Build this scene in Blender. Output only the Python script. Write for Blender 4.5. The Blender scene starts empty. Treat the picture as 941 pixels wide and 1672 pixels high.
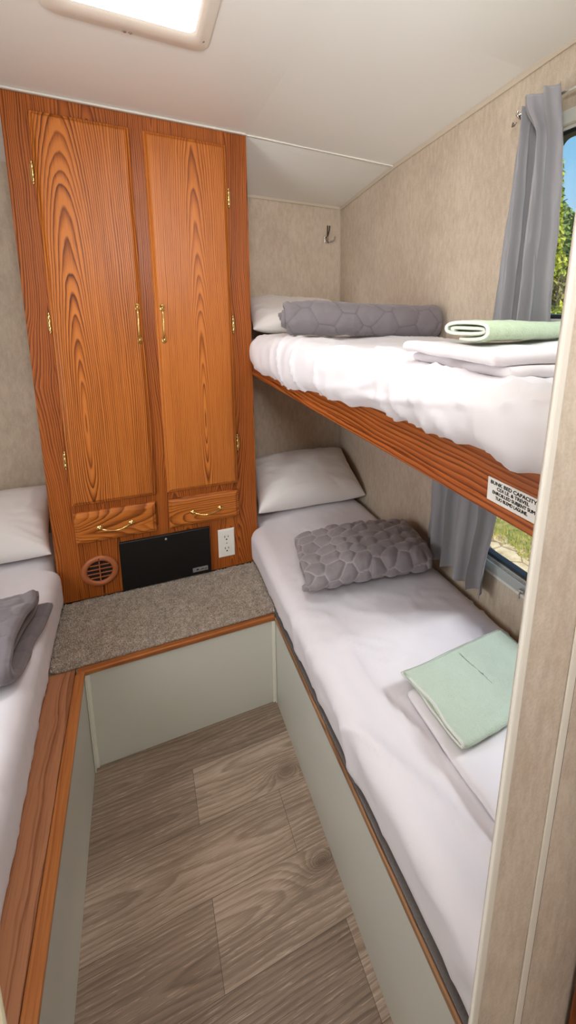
import bpy, math, random
import numpy as np
from mathutils import Matrix, Vector

random.seed(7)
rng = np.random.default_rng(7)
S = bpy.context.scene
COL = S.collection
PI = math.pi

# ------------------------------------------------------------------ colour
def lin(r, g, b):
    f = lambda c: (c / 255 / 12.92) if c / 255 <= 0.04045 else ((c / 255 + 0.055) / 1.055) ** 2.4
    return (f(r), f(g), f(b), 1.0)

# ------------------------------------------------------------------ numpy noise
def _h(ix, iy, iz, seed):
    n = (ix.astype(np.int64) * 374761393 + iy.astype(np.int64) * 668265263 + iz.astype(np.int64) * 2147483647 + seed * 1274126177) & 0xFFFFFFFF
    n = ((n ^ (n >> 13)) * 1274126177) & 0xFFFFFFFF
    n = (n ^ (n >> 16)) & 0xFFFFFFFF
    return n / 4294967295.0

def vnoise(x, y, z=0.0, seed=0):
    x = np.asarray(x, float); y = np.asarray(y, float); z = np.zeros_like(x) + z
    ix, iy, iz = np.floor(x), np.floor(y), np.floor(z)
    fx, fy, fz = x - ix, y - iy, z - iz
    fx, fy, fz = [f * f * f * (f * (f * 6 - 15) + 10) for f in (fx, fy, fz)]
    r = 0
    for a in (0, 1):
        for b in (0, 1):
            for c in (0, 1):
                w = (fx if a else 1 - fx) * (fy if b else 1 - fy) * (fz if c else 1 - fz)
                r = r + w * _h(ix + a, iy + b, iz + c, seed)
    return r * 2 - 1

def fbm(x, y, z=0.0, seed=0, o=3):
    r = 0; a = 1.0
    for k in range(o):
        r = r + a * vnoise(np.asarray(x) * 2 ** k, np.asarray(y) * 2 ** k, np.asarray(z) * 2 ** k, seed + k)
        a *= 0.5
    return r

def ridge(n, p=3.0):
    return np.clip(1 - np.abs(n) * 1.6, 0, 1) ** p

def sstep(a, b, x):
    t = np.clip((x - a) / (b - a), 0, 1)
    return t * t * (3 - 2 * t)

# ------------------------------------------------------------------ objects
def thing(name, label, cat, loc=(0, 0, 0), group=None):
    o = bpy.data.objects.new(name, None); COL.objects.link(o)
    o.location = loc; o.empty_display_size = 0.05
    o['label'] = label; o['category'] = cat
    if group: o['group'] = group
    return o

def tag(o, label, cat, group=None):
    o['label'] = label; o['category'] = cat
    if group: o['group'] = group
    return o

def world_of(o):
    v = Vector((0, 0, 0))
    while o is not None:
        v = v + o.location; o = o.parent
    return v

IDX = [0]
def obj(name, geo, mat, parent=None, smooth=False, bevel=0.0, seg=2, label=None, angle=None):
    """geo = (verts, faces) in world coordinates -> one mesh object with its origin at its base"""
    v, f = geo
    v = np.asarray(v, float).reshape(-1, 3)
    lo, hi = v.min(0), v.max(0)
    c = np.array([(lo[0] + hi[0]) / 2, (lo[1] + hi[1]) / 2, lo[2]])
    me = bpy.data.meshes.new(name)
    me.from_pydata((v - c).tolist(), [], [list(map(int, q)) for q in f])
    me.update()
    o = bpy.data.objects.new(name, me); COL.objects.link(o)
    me.materials.append(mat)
    if parent is not None:
        o.parent = parent
        p = world_of(parent)
        o.location = Vector(c) - p
    else:
        o.location = Vector(c)
    if smooth:
        me.polygons.foreach_set('use_smooth', [True] * len(me.polygons))
    if angle:
        me.polygons.foreach_set('use_smooth', [True] * len(me.polygons))
        try: me.set_sharp_from_angle(angle=math.radians(angle))
        except Exception: pass
    if bevel:
        b = o.modifiers.new('bevel', 'BEVEL'); b.width = bevel; b.segments = seg; b.limit_method = 'ANGLE'; b.angle_limit = math.radians(40)
        if hasattr(b, 'harden_normals'): b.harden_normals = False
    IDX[0] += 1
    o.pass_index = IDX[0]
    if label: o['label'] = label
    return o

def struct(name, geo, mat, **k):
    o = obj(name, geo, mat, **k)
    if o.parent is None: o['kind'] = 'structure'
    return o

# ------------------------------------------------------------------ geometry builders
def join(*gs):
    V, F, n = [], [], 0
    for v, f in gs:
        v = np.asarray(v, float).reshape(-1, 3)
        V.append(v); F += [[i + n for i in q] for q in f]; n += len(v)
    return np.vstack(V), F

def box(x0, x1, y0, y1, z0, z1):
    v = [(x0, y0, z0), (x1, y0, z0), (x1, y1, z0), (x0, y1, z0), (x0, y0, z1), (x1, y0, z1), (x1, y1, z1), (x0, y1, z1)]
    f = [(0, 3, 2, 1), (4, 5, 6, 7), (0, 1, 5, 4), (1, 2, 6, 5), (2, 3, 7, 6), (3, 0, 4, 7)]
    return np.array(v, float), f

def grid(P, cu=False, cv=False, flip=False):
    nu, nv = P.shape[:2]
    F = []
    for i in range(nu if cu else nu - 1):
        for j in range(nv if cv else nv - 1):
            a, b = i * nv + j, ((i + 1) % nu) * nv + j
            c, d = ((i + 1) % nu) * nv + (j + 1) % nv, i * nv + (j + 1) % nv
            F.append((a, d, c, b) if flip else (a, b, c, d))
    return P.reshape(-1, 3), F

def tube(pts, r, n=10, caps=True):
    pts = np.asarray(pts, float); m = len(pts)
    r = np.zeros(m) + r
    T = np.gradient(pts, axis=0); T /= np.linalg.norm(T, axis=1)[:, None] + 1e-12
    up = np.array([0, 0, 1.0]) if abs(T[0][2]) < 0.9 else np.array([1.0, 0, 0])
    N = np.cross(T[0], up); N /= np.linalg.norm(N)
    V = []
    for i in range(m):
        N = N - T[i] * (N @ T[i]); N /= np.linalg.norm(N)
        B = np.cross(T[i], N)
        a = np.arange(n) * 2 * PI / n
        V.append(pts[i] + r[i] * (np.cos(a)[:, None] * N + np.sin(a)[:, None] * B))
    v, f = grid(np.array(V), cv=True)
    if caps:
        f = f + [tuple(range(n))[::-1], tuple((m - 1) * n + k for k in range(n))]
    return v, f

def lathe(profile, centre, axis='y', n=32):
    """profile: list of (radius, height along axis)"""
    a = np.arange(n) * 2 * PI / n
    V = []
    for r, h in profile:
        c, s = r * np.cos(a), r * np.sin(a); hh = np.zeros(n) + h
        V.append(np.stack({'y': (c, hh, s), 'z': (c, s, hh), 'x': (hh, c, s)}[axis], 1) + np.array(centre))
    return grid(np.array(V), cv=True)

def ball(c, rx, ry, rz, n=14):
    th = np.linspace(0, PI, n); ph = np.arange(2 * n) * PI / n
    P = np.stack([rx * np.sin(th)[:, None] * np.cos(ph), ry * np.sin(th)[:, None] * np.sin(ph), rz * np.cos(th)[:, None] + 0 * ph], -1) + np.array(c)
    return grid(P, cv=True)

def profile_panel(x0, x1, z0, z1, prof):
    """front panel in the xz plane; prof = list of (inset, y)"""
    V, F = [], []
    for ins, y in prof:
        V += [(x0 + ins, y, z0 + ins), (x1 - ins, y, z0 + ins), (x1 - ins, y, z1 - ins), (x0 + ins, y, z1 - ins)]
    m = len(prof)
    for k in range(m - 1):
        for j in range(4):
            a, b = k * 4 + j, k * 4 + (j + 1) % 4
            F.append((a, b, b + 4, a + 4))
    F.append(tuple((m - 1) * 4 + j for j in range(4)))
    F.append((3, 2, 1, 0))
    return np.array(V, float), F

def rrect(x0, x1, y0, y1, r, n=6):
    pts = []
    for cx, cy, a0 in ((x1 - r, y1 - r, 0), (x0 + r, y1 - r, 90), (x0 + r, y0 + r, 180), (x1 - r, y0 + r, 270)):
        for k in range(n + 1):
            a = math.radians(a0 + 90 * k / n)
            pts.append((cx + r * math.cos(a), cy + r * math.sin(a)))
    return np.array(pts)

def ring_loops(loops, close=False):
    """loops: list of (N,3) arrays joined into a band (closed in the loop direction)"""
    return grid(np.array(loops), cu=close, cv=True)

def vnormals(v, f):
    n = np.zeros_like(v)
    for q in f:
        a, b, c = v[q[0]], v[q[1]], v[q[2]]
        nn = np.cross(b - a, c - a)
        if len(q) == 4: nn = nn + np.cross(c - a, v[q[3]] - a)
        for i in q: n[i] += nn
    return n / (np.linalg.norm(n, axis=1)[:, None] + 1e-12)

def soft_box(x0, x1, y0, y1, z0, z1, r, step, drop_faces=()):
    L = np.array([x1 - x0, y1 - y0, z1 - z0])
    N = np.maximum(np.round(L / step).astype(int), 3)
    if isinstance(r, (int, float)): r = (r, r, r)
    idx, V, F = {}, [], []
    lo = np.array([x0, y0, z0])
    def vid(i, j, k):
        key = (i, j, k)
        if key not in idx:
            idx[key] = len(V); V.append(lo + L * np.array(key) / N)
        return idx[key]
    def face(axis, side):
        u, w = [(1, 2), (2, 0), (0, 1)][axis]
        for a in range(N[u]):
            for b in range(N[w]):
                q = []
                for da, db in ((0, 0), (1, 0), (1, 1), (0, 1)):
                    t = [0, 0, 0]; t[axis] = N[axis] if side else 0; t[u] = a + da; t[w] = b + db
                    q.append(vid(*t))
                F.append(q if side else q[::-1])
    for ax in range(3):
        for sd in (0, 1):
            if (ax, sd) not in drop_faces: face(ax, sd)
    V = np.array(V)
    r = np.minimum(np.array(r), L / 2 - 1e-4)
    hi = lo + L
    inner = np.clip(V, lo + r, hi - r)
    d = (V - inner) / r
    n = np.linalg.norm(d, axis=1)[:, None]
    mx = np.max(np.abs(d), axis=1)[:, None]
    V = inner + np.where(n > 1e-9, d / np.maximum(n, 1e-9) * mx, 0) * r
    return V, F

# ------------------------------------------------------------------ materials
class NT:
    def __init__(s, name):
        s.m = bpy.data.materials.new(name); s.m.use_nodes = True
        s.t = s.m.node_tree; s.t.nodes.clear()
        s.out = s.t.nodes.new('ShaderNodeOutputMaterial')
        s.b = s.t.nodes.new('ShaderNodeBsdfPrincipled')
        s.t.links.new(s.b.outputs[0], s.out.inputs[0])
    def n(s, kind, **kw):
        nd = s.t.nodes.new('ShaderNode' + kind)
        for k, v in kw.items(): setattr(nd, k, v)
        return nd
    def l(s, a, b): s.t.links.new(a, b)
    def put(s, sock, v):
        if hasattr(v, 'links'): s.l(v, sock)
        else: sock.default_value = v
    def math(s, op, a, b=0.0, c=None, clamp=False):
        nd = s.n('Math', operation=op); nd.use_clamp = clamp
        s.put(nd.inputs[0], a); s.put(nd.inputs[1], b)
        if c is not None: s.put(nd.inputs[2], c)
        return nd.outputs[0]
    def pos(s):
        g = s.n('NewGeometry'); sp = s.n('SeparateXYZ'); s.l(g.outputs['Position'], sp.inputs[0])
        return sp.outputs[0], sp.outputs[1], sp.outputs[2]
    def vec(s, x, y, z):
        c = s.n('CombineXYZ')
        for i, v in enumerate((x, y, z)): s.put(c.inputs[i], v)
        return c.outputs[0]
    def noise(s, vec, scale=1.0, detail=2.0, rough=0.5, dist=0.0):
        t = s.n('TexNoise'); s.l(vec, t.inputs['Vector'])
        t.inputs['Scale'].default_value = scale; t.inputs['Detail'].default_value = detail
        t.inputs['Roughness'].default_value = rough; t.inputs['Distortion'].default_value = dist
        return t.outputs[0]
    def ramp(s, fac, stops):
        r = s.n('ValToRGB'); e = r.color_ramp.elements
        while len(e) < len(stops): e.new(0.5)
        for i, (p, c) in enumerate(stops):
            e[i].position = p; e[i].color = c
        s.l(fac, r.inputs[0]); return r.outputs[0]
    def mix(s, fac, a, b, mode='MIX'):
        m = s.n('Mix', data_type='RGBA', blend_type=mode)
        s.put(m.inputs[0], fac); s.put(m.inputs[6], a); s.put(m.inputs[7], b)
        return m.outputs[2]
    def bump(s, h, strength, dist=0.01):
        b = s.n('Bump'); b.inputs['Strength'].default_value = strength; b.inputs['Distance'].default_value = dist
        s.l(h, b.inputs['Height']); s.l(b.outputs[0], s.b.inputs['Normal'])
    def base(s, c): s.put(s.b.inputs['Base Color'], c)
    def set(s, **k):
        for kk, v in k.items(): s.b.inputs[kk.replace('_', ' ')].default_value = v
        return s

def plain(name, c, rough=0.5, metal=0.0, spec=0.5, noise=0.0, ns=40):
    t = NT(name)
    if noise:
        x, y, z = t.pos()
        f = t.noise(t.vec(x, y, z), ns, 3)
        d = tuple(v * (1 - noise) for v in c[:3]) + (1,)
        t.base(t.mix(f, d, c))
    else: t.base(c)
    t.set(Roughness=rough, Metallic=metal); t.b.inputs['Specular IOR Level'].default_value = spec
    return t.m

def wood(name, along, flat, light, mid, dark, b0=None, a0=0.0, k=0.075, rings=75.0, warp=0.035, contrast=1.0, rough=0.38, fibre=0.55, attr=False):
    """grain runs along one axis; growth rings are long ellipses in the plane of the board"""
    t = NT(name)
    P = dict(zip('xyz', t.pos()))
    a, b = P[along], P[flat]
    c = P[[q for q in 'xyz' if q not in (along, flat)][0]]
    oi = t.n('ObjectInfo')
    off = t.math('MULTIPLY', oi.outputs['Object Index'], 0.377)
    if b0 is None:
        # every board is cut from another place of the log
        w = t.math('FRACT', t.math('MULTIPLY', off, 1.618))
        bb = t.math('ADD', b, t.math('MULTIPLY', t.math('SUBTRACT', w, 0.5), 0.10))
        aa = t.math('ADD', a, t.math('MULTIPLY', off, 0.7))
        # repeat the figure along the board
        aa = t.math('SUBTRACT', t.math('PINGPONG', aa, 0.9), 0.25)
        bb = t.math('SUBTRACT', t.math('PINGPONG', t.math('ADD', bb, 10.0), 0.11), 0.03)
    else:
        bb = t.math('SUBTRACT', b, b0); aa = t.math('SUBTRACT', a, a0)
    na = t.math('MULTIPLY', a, 1.6)
    wv = t.noise(t.vec(t.math('MULTIPLY', b, 5.0), na, t.math('ADD', t.math('MULTIPLY', c, 3.0), off)), 1.0, 2.0, 0.5)
    wv = t.math('MULTIPLY', t.math('SUBTRACT', wv, 0.5), warp * 2)
    w2 = t.noise(t.vec(t.math('MULTIPLY', b, 26.0), t.math('MULTIPLY', a, 7.0), off), 1.0, 2.0, 0.5)
    w2 = t.math('MULTIPLY', t.math('SUBTRACT', w2, 0.5), warp * 0.32)
    ak = t.math('MULTIPLY', aa, k)
    r = t.math('SQRT', t.math('ADD', t.math('ADD', t.math('MULTIPLY', bb, bb), t.math('MULTIPLY', ak, ak)), t.math('ADD', t.math('MULTIPLY', c, 0.0), 0.00002)))
    r = t.math('ADD', r, t.math('ADD', wv, w2))
    mod = t.noise(t.vec(t.math('MULTIPLY', r, 46.0), off, 0.0), 1.0, 2.0, 0.6)
    ph = t.math('FRACT', t.math('ADD', t.math('ADD', t.math('MULTIPLY', r, rings), t.math('MULTIPLY', mod, 2.2)), 50.0))
    # slow light part, narrow dark latewood line
    ring = t.math('POWER', ph, 2.2)
    fall = t.math('SUBTRACT', 1.0, t.math('MULTIPLY', t.math('MAXIMUM', t.math('SUBTRACT', ph, 0.86), 0.0), 7.1))
    ring = t.math('MULTIPLY', ring, fall)
    wgt = t.noise(t.vec(t.math('MULTIPLY', r, 70.0), t.math('MULTIPLY', a, 0.8), off), 1.0, 1.0, 0.5)
    ring = t.math('MULTIPLY', ring, t.math('ADD', 0.25, t.math('MULTIPLY', wgt, 1.45)))
    fib = t.noise(t.vec(t.math('MULTIPLY', b, 420.0), t.math('MULTIPLY', a, 9.0), t.math('MULTIPLY', c, 420.0)), 1.0, 2.0, 0.6)
    pore = t.noise(t.vec(t.math('MULTIPLY', b, 900.0), t.math('MULTIPLY', a, 22.0), t.math('MULTIPLY', c, 900.0)), 1.0, 1.0, 0.5)
    pore = t.math('MULTIPLY', t.math('GREATER_THAN', pore, 0.62), t.math('ADD', t.math('MULTIPLY', ring, 0.5), 0.12))
    broad = t.noise(t.vec(t.math('MULTIPLY', b, 9.0), t.math('MULTIPLY', a, 1.2), off), 1.0, 2.0, 0.5)
    f = t.math('ADD', t.math('MULTIPLY', ring, 1.05 * contrast), t.math('MULTIPLY', t.math('SUBTRACT', fib, 0.5), fibre))
    f = t.math('ADD', f, t.math('MULTIPLY', pore, 0.35 * contrast))
    f = t.math('ADD', f, t.math('MULTIPLY', t.math('SUBTRACT', broad, 0.45), 0.5), clamp=True)
    t.base(t.ramp(f, [(0.0, light), (0.34, mid), (0.9, dark)]))
    t.set(Roughness=rough); t.b.inputs['Specular IOR Level'].default_value = 0.25
    t.bump(t.math('SUBTRACT', 1.0, f), 0.12, 0.002)
    return t.m

OAK = dict(light=lin(198, 118, 52), mid=lin(172, 95, 35), dark=lin(92, 42, 13))
OAKD = dict(light=lin(172, 96, 38), mid=lin(146, 74, 26), dark=lin(78, 36, 12))
M = {}
M['door_left'] = wood('oak_door_left', 'z', 'x', b0=-0.565, a0=1.02, k=0.085, rings=185, warp=0.015, contrast=1.1, **OAK)
M['door_right'] = wood('oak_door_right', 'z', 'x', b0=-0.185, a0=1.00, k=0.06, rings=210, warp=0.014, contrast=0.9, **OAK)
M['oak_v'] = wood('oak_vertical', 'z', 'x', rings=180, warp=0.022, contrast=0.95, **OAKD)
M['oak_h'] = wood('oak_horizontal', 'x', 'z', rings=110, k=0.2, contrast=0.8, **OAK)
M['oak_rail'] = wood('oak_bunk_rail', 'y', 'z', b0=1.27, a0=-1.6, k=0.045, rings=115, warp=0.02, light=lin(172, 94, 42), mid=lin(146, 72, 27), dark=lin(82, 36, 13))
M['oak_trim'] = wood('oak_trim', 'y', 'x', b0=-0.56, a0=-0.5, k=0.03, rings=30, warp=0.05, contrast=0.6, light=lin(176, 122, 88), mid=lin(146, 93, 62), dark=lin(80, 46, 30))
M['oak_edge'] = wood('oak_edging', 'y', 'x', b0=-0.5, a0=-0.5, k=0.03, rings=40, warp=0.02, contrast=0.4, light=lin(186, 120, 66), mid=lin(160, 94, 48), dark=lin(100, 56, 28))
M['worn'] = wood('worn_edging', 'y', 'x', b0=-0.0, a0=-0.5, k=0.03, rings=60, warp=0.03, contrast=0.7, light=lin(164, 122, 86), mid=lin(132, 94, 64), dark=lin(84, 58, 42))
M['oak_step'] = wood('oak_step_edging', 'x', 'y', b0=-0.4, a0=-0.2, k=0.03, rings=40, warp=0.02, contrast=0.5, light=lin(184, 120, 66), mid=lin(156, 92, 48), dark=lin(96, 54, 28))

def wallpaper(name, c1, c2, dirn='z', amt=1.0):
    t = NT(name)
    x, y, z = t.pos()
    f1 = t.noise(t.vec(t.math('MULTIPLY', x, 90.0), t.math('MULTIPLY', y, 90.0), t.math('MULTIPLY', z, 32.0)), 1.0, 4.0, 0.65)
    f2 = t.noise(t.vec(x, y, z), 320.0, 2.0, 0.6)
    f3 = t.noise(t.vec(x, y, z), 6.0, 2.0, 0.5)
    f = t.math('ADD', t.math('MULTIPLY', f1, 0.9), t.math('MULTIPLY', t.math('SUBTRACT', f2, 0.5), 0.5))
    f = t.math('ADD', f, t.math('MULTIPLY', t.math('SUBTRACT', f3, 0.5), 0.5))
    t.base(t.ramp(f, [(0.25, c2), (0.62, c1)]))
    t.set(Roughness=0.65); t.b.inputs['Specular IOR Level'].default_value = 0.3
    t.bump(f1, 0.08, 0.002)
    return t.m

M['wall'] = wallpaper('vinyl_wallpaper', lin(210, 195, 175), lin(188, 171, 151))
M['partition'] = wallpaper('marbled_wallpaper', lin(204, 192, 178), lin(182, 168, 152))
M['ceiling'] = plain('ceiling_panel', lin(234, 232, 225), 0.35, noise=0.03, ns=4, spec=0.4)
M['white_trim'] = plain('white_plastic_trim', lin(222, 218, 208), 0.4)
M['beige_trim'] = plain('beige_trim', lin(204, 190, 170), 0.5)
M['panel_white'] = plain('off_white_panel', lin(206, 206, 194), 0.42, noise=0.06, ns=3)
M['strip_white'] = plain('white_corner_strip', lin(224, 222, 208), 0.4)
M['frame_white'] = plain('white_window_frame', lin(222, 222, 212), 0.35)
M['frame_grey'] = plain('grey_window_frame', lin(178, 182, 178), 0.35)
M['gasket'] = plain('black_rubber', lin(34, 36, 38), 0.45)
M['black'] = plain('black_panel', lin(17, 16, 16), 0.38, noise=0.25, ns=500)
M['dark'] = plain('painted_hollow_shade', lin(26, 12, 8), 0.8)  # near-black colour stands in for the shade inside the vent opening
M['brass'] = plain('polished_brass', lin(232, 200, 128), 0.16, 1.0)
M['chrome'] = plain('chrome', lin(196, 190, 182), 0.22, 1.0)
M['silver'] = plain('silver_plate', lin(170, 170, 168), 0.35, 0.6)
M['vent_brown'] = plain('brown_vent_plastic', lin(166, 94, 54), 0.45)
M['outlet'] = plain('white_outlet_plastic', lin(238, 234, 224), 0.3)
M['slot'] = plain('outlet_slot', lin(40, 34, 30), 0.6)
M['sticker'] = plain('white_sticker', lin(232, 228, 222), 0.45)
M['ink'] = plain('black_ink', lin(18, 18, 20), 0.6)
M['brown_wood'] = wood('brown_side_panel', 'z', 'x', light=lin(140, 74, 26), mid=lin(116, 56, 18), dark=lin(64, 28, 8))

def cloth(name, c, rough=0.9, weave=900, bump=0.1, sheen=0.2, mottled=0.05, stitch=None):
    t = NT(name)
    x, y, z = t.pos()
    f = t.noise(t.vec(x, y, z), weave, 2.0, 0.6)
    g = t.noise(t.vec(x, y, z), 18.0, 3.0, 0.6)
    d = tuple(v * (1 - mottled * 2) for v in c[:3]) + (1,)
    col = t.mix(t.math('ADD', t.math('MULTIPLY', f, 0.6), t.math('MULTIPLY', g, 0.4)), d, c)
    if stitch is not None:
        at = t.n('Attribute', attribute_name='stitch')
        col = t.mix(t.math('MULTIPLY', at.outputs['Fac'], 0.6, clamp=True), col, stitch)
    t.base(col)
    t.set(Roughness=rough); t.b.inputs['Specular IOR Level'].default_value = 0.2
    t.b.inputs['Sheen Weight'].default_value = sheen
    t.bump(f, bump, 0.002)
    return t.m

M['sheet'] = cloth('white_cotton_sheet', lin(228, 223, 226), mottled=0.01, bump=0.03)
M['pillow'] = cloth('white_pillowcase', lin(232, 226, 222), mottled=0.01, bump=0.03)
M['white_fold'] = cloth('white_folded_cotton', lin(230, 225, 227), mottled=0.01, bump=0.03)
M['quilt'] = cloth('grey_quilt', lin(140, 131, 133), weave=500, bump=0.15, mottled=0.06, sheen=0.35, stitch=lin(186, 178, 178))
M['quilt_dark'] = cloth('dark_grey_quilt', lin(122, 114, 117), weave=500, bump=0.15, mottled=0.06, sheen=0.3, stitch=lin(84, 78, 82))
M['towel'] = cloth('mint_terry', lin(206, 222, 201), weave=380, bump=1.0, mottled=0.10, sheen=0.3)
M['towel_up'] = cloth('sage_terry', lin(186, 204, 166), weave=380, bump=1.0, mottled=0.10, sheen=0.3)
M['hem'] = cloth('pale_hem', lin(222, 224, 214), mottled=0.02)
M['curtain'] = cloth('grey_satin_curtain', lin(152, 150, 153), rough=0.48, weave=1500, bump=0.02, mottled=0.02, sheen=0.1)
M['curtain'].node_tree.nodes['Principled BSDF'].inputs['Specular IOR Level'].default_value = 0.45
M['pad'] = cloth('grey_mattress_pad', lin(168, 158, 152), mottled=0.03)

def carpet_mat():
    t = NT('taupe_carpet')
    x, y, z = t.pos()
    f = t.noise(t.vec(x, y, z), 260.0, 2.0, 0.7)
    g = t.noise(t.vec(x, y, z), 60.0, 2.0, 0.6)
    h = t.math('ADD', t.math('MULTIPLY', f, 0.75), t.math('MULTIPLY', g, 0.25))
    t.base(t.ramp(h, [(0.33, lin(112, 100, 90)), (0.5, lin(168, 154, 140)), (0.66, lin(216, 204, 190))]))
    t.set(Roughness=1.0); t.b.inputs['Specular IOR Level'].default_value = 0.1
    return t.m
M['carpet'] = carpet_mat()
M['carpet_dark'] = plain('dark_carpet_edge', lin(118, 110, 106), 1.0, noise=0.5, ns=300)

def floor_mat():
    t = NT('vinyl_plank_floor')
    x, y, z = t.pos()
    at = t.n('Attribute', attribute_name='plank'); sp = t.n('SeparateColor'); t.l(at.outputs['Color'], sp.inputs[0])
    r1, r2, r3 = sp.outputs[0], sp.outputs[1], sp.outputs[2]
    # figure: long ellipses along x in each plank, warped; knots push the rings aside
    bb = t.math('ADD', t.math('SUBTRACT', r3, 0.5), 0.0)                       # position across the plank, 0 at its middle
    bb = t.math('MULTIPLY', bb, 0.18)
    bb = t.math('SUBTRACT', bb, t.math('MULTIPLY', t.math('SUBTRACT', r1, 0.5), 0.16))
    aa = t.math('SUBTRACT', t.math('PINGPONG', t.math('ADD', x, t.math('MULTIPLY', r2, 3.0)), 0.8), 0.3)
    wv = t.noise(t.vec(t.math('MULTIPLY', x, 2.2), t.math('MULTIPLY', y, 10.0), t.math('MULTIPLY', r2, 9.0)), 1.0, 3.0, 0.55)
    wv = t.math('MULTIPLY', t.math('SUBTRACT', wv, 0.5), 0.05)
    ak = t.math('MULTIPLY', aa, 0.09)
    r = t.math('SQRT', t.math('ADD', t.math('MULTIPLY', bb, bb), t.math('ADD', t.math('MULTIPLY', ak, ak), 0.00002)))
    r = t.math('ADD', r, wv)
    kn = None
    for kx, ky in ((-0.072, -0.636), (-0.060, -0.912)):
        dx = t.math('MULTIPLY', t.math('SUBTRACT', x, kx), 0.62); dy = t.math('SUBTRACT', y, ky)
        d = t.math('SQRT', t.math('ADD', t.math('MULTIPLY', dx, dx), t.math('MULTIPLY', dy, dy)))
        e = t.math('POWER', 2.718, t.math('MULTIPLY', d, -42.0))
        kn = e if kn is None else t.math('ADD', kn, e)
    r = t.math('ADD', r, t.math('MULTIPLY', kn, 0.13))
    ph = t.math('FRACT', t.math('ADD', t.math('MULTIPLY', r, 78.0), 40.0))
    ring = t.math('MULTIPLY', t.math('POWER', ph, 1.7), t.math('SUBTRACT', 1.0, t.math('MULTIPLY', t.math('MAXIMUM', t.math('SUBTRACT', ph, 0.82), 0.0), 5.5)))
    fib = t.noise(t.vec(t.math('MULTIPLY', x, 9.0), t.math('MULTIPLY', y, 360.0), r2), 1.0, 2.0, 0.6)
    scr = t.noise(t.vec(t.math('MULTIPLY', x, 22.0), t.math('MULTIPLY', y, 520.0), t.math('ADD', r2, 4.0)), 1.0, 1.0, 0.5)
    scr = t.math('MULTIPLY', t.math('GREATER_THAN', scr, 0.655), 0.30)
    broad = t.noise(t.vec(t.math('MULTIPLY', x, 2.5), t.math('MULTIPLY', y, 14.0), r2), 1.0, 2.0, 0.5)
    f = t.math('ADD', t.math('MULTIPLY', ring, 0.36), t.math('MULTIPLY', t.math('SUBTRACT', fib, 0.5), 0.50))
    f = t.math('ADD', f, t.math('MULTIPLY', t.math('SUBTRACT', broad, 0.5), 0.75))
    f = t.math('ADD', f, t.math('MULTIPLY', t.math('SUBTRACT', r1, 0.5), -0.42))
    f = t.math('ADD', f, t.math('MULTIPLY', t.math('MINIMUM', kn, 0.8), 0.55))
    f = t.math('SUBTRACT', f, scr)
    f = t.math('ADD', f, 0.30)
    f = t.math('ADD', f, t.math('MULTIPLY', t.math('GREATER_THAN', r1, 1.5), 4.0), clamp=True)
    t.base(t.ramp(f, [(0.0, lin(184, 163, 145)), (0.40, lin(141, 122, 105)), (1.0, lin(80, 66, 54))]))
    t.set(Roughness=0.45); t.b.inputs['Specular IOR Level'].default_value = 0.35
    t.bump(fib, 0.05, 0.002)
    return t.m
M['floor'] = floor_mat()

def glass_mat():
    t = NT('window_glass')
    t.t.nodes.remove(t.b)
    tr = t.n('BsdfTransparent'); gl = t.n('BsdfGlossy'); gl.inputs['Roughness'].default_value = 0.02
    mx = t.n('MixShader'); mx.inputs[0].default_value = 0.05
    t.l(tr.outputs[0], mx.inputs[1]); t.l(gl.outputs[0], mx.inputs[2]); t.l(mx.outputs[0], t.out.inputs[0])
    return t.m
M['glass'] = glass_mat()

def lid_mat():
    t = NT('translucent_vent_lid')
    t.t.nodes.remove(t.b)
    a = t.n('BsdfTranslucent'); a.inputs[0].default_value = (0.95, 0.96, 0.97, 1)
    d = t.n('BsdfDiffuse'); d.inputs[0].default_value = (0.92, 0.93, 0.95, 1)
    mx = t.n('MixShader'); mx.inputs[0].default_value = 0.3
    t.l(a.outputs[0], mx.inputs[1]); t.l(d.outputs[0], mx.inputs[2]); t.l(mx.outputs[0], t.out.inputs[0])
    return t.m
M['lid'] = lid_mat()

def leaf_mat(name, c1, c2):
    t = NT(name)
    x, y, z = t.pos()
    f = t.noise(t.vec(x, y, z), 7.0, 3.0, 0.6)
    t.base(t.ramp(f, [(0.3, c1), (0.7, c2)]))
    t.set(Roughness=0.6)
    return t.m
M['leaf_y'] = leaf_mat('yellow_green_leaves', lin(150, 164, 38), lin(222, 218, 60))
M['leaf_g'] = leaf_mat('green_leaves', lin(86, 118, 34), lin(168, 186, 70))
M['leaf_d'] = leaf_mat('olive_leaves', lin(120, 104, 52), lin(186, 170, 92))
M['bark'] = plain('bark', lin(108, 88, 70), 0.9, noise=0.4, ns=20)
M['grass'] = leaf_mat('dry_grass', lin(122, 140, 40), lin(206, 190, 92))
def ground_mat():
    t = NT('sandy_ground')
    x, y, z = t.pos()
    f = t.noise(t.vec(x, y, z), 9.0, 5.0, 0.65)
    v = t.n('TexVoronoi', feature='DISTANCE_TO_EDGE'); v.inputs['Scale'].default_value = 5.0
    t.l(t.vec(x, y, 0.0), v.inputs['Vector'])
    crack = t.math('MULTIPLY', t.math('LESS_THAN', v.outputs[0], 0.025), 0.3)
    sand = t.ramp(t.math('SUBTRACT', f, crack), [(0.2, lin(150, 120, 84)), (0.5, lin(216, 190, 146)), (0.75, lin(240, 220, 184))])
    gr = t.ramp(f, [(0.3, lin(112, 116, 48)), (0.5, lin(150, 142, 66)), (0.7, lin(196, 168, 110))])
    edge = t.math('ADD', x, t.math('MULTIPLY', t.math('SUBTRACT', f, 0.5), 0.5))
    t.base(t.mix(t.math('GREATER_THAN', edge, 2.3), sand, gr))
    t.set(Roughness=0.95)
    return t.m
M['ground'] = ground_mat()

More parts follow.
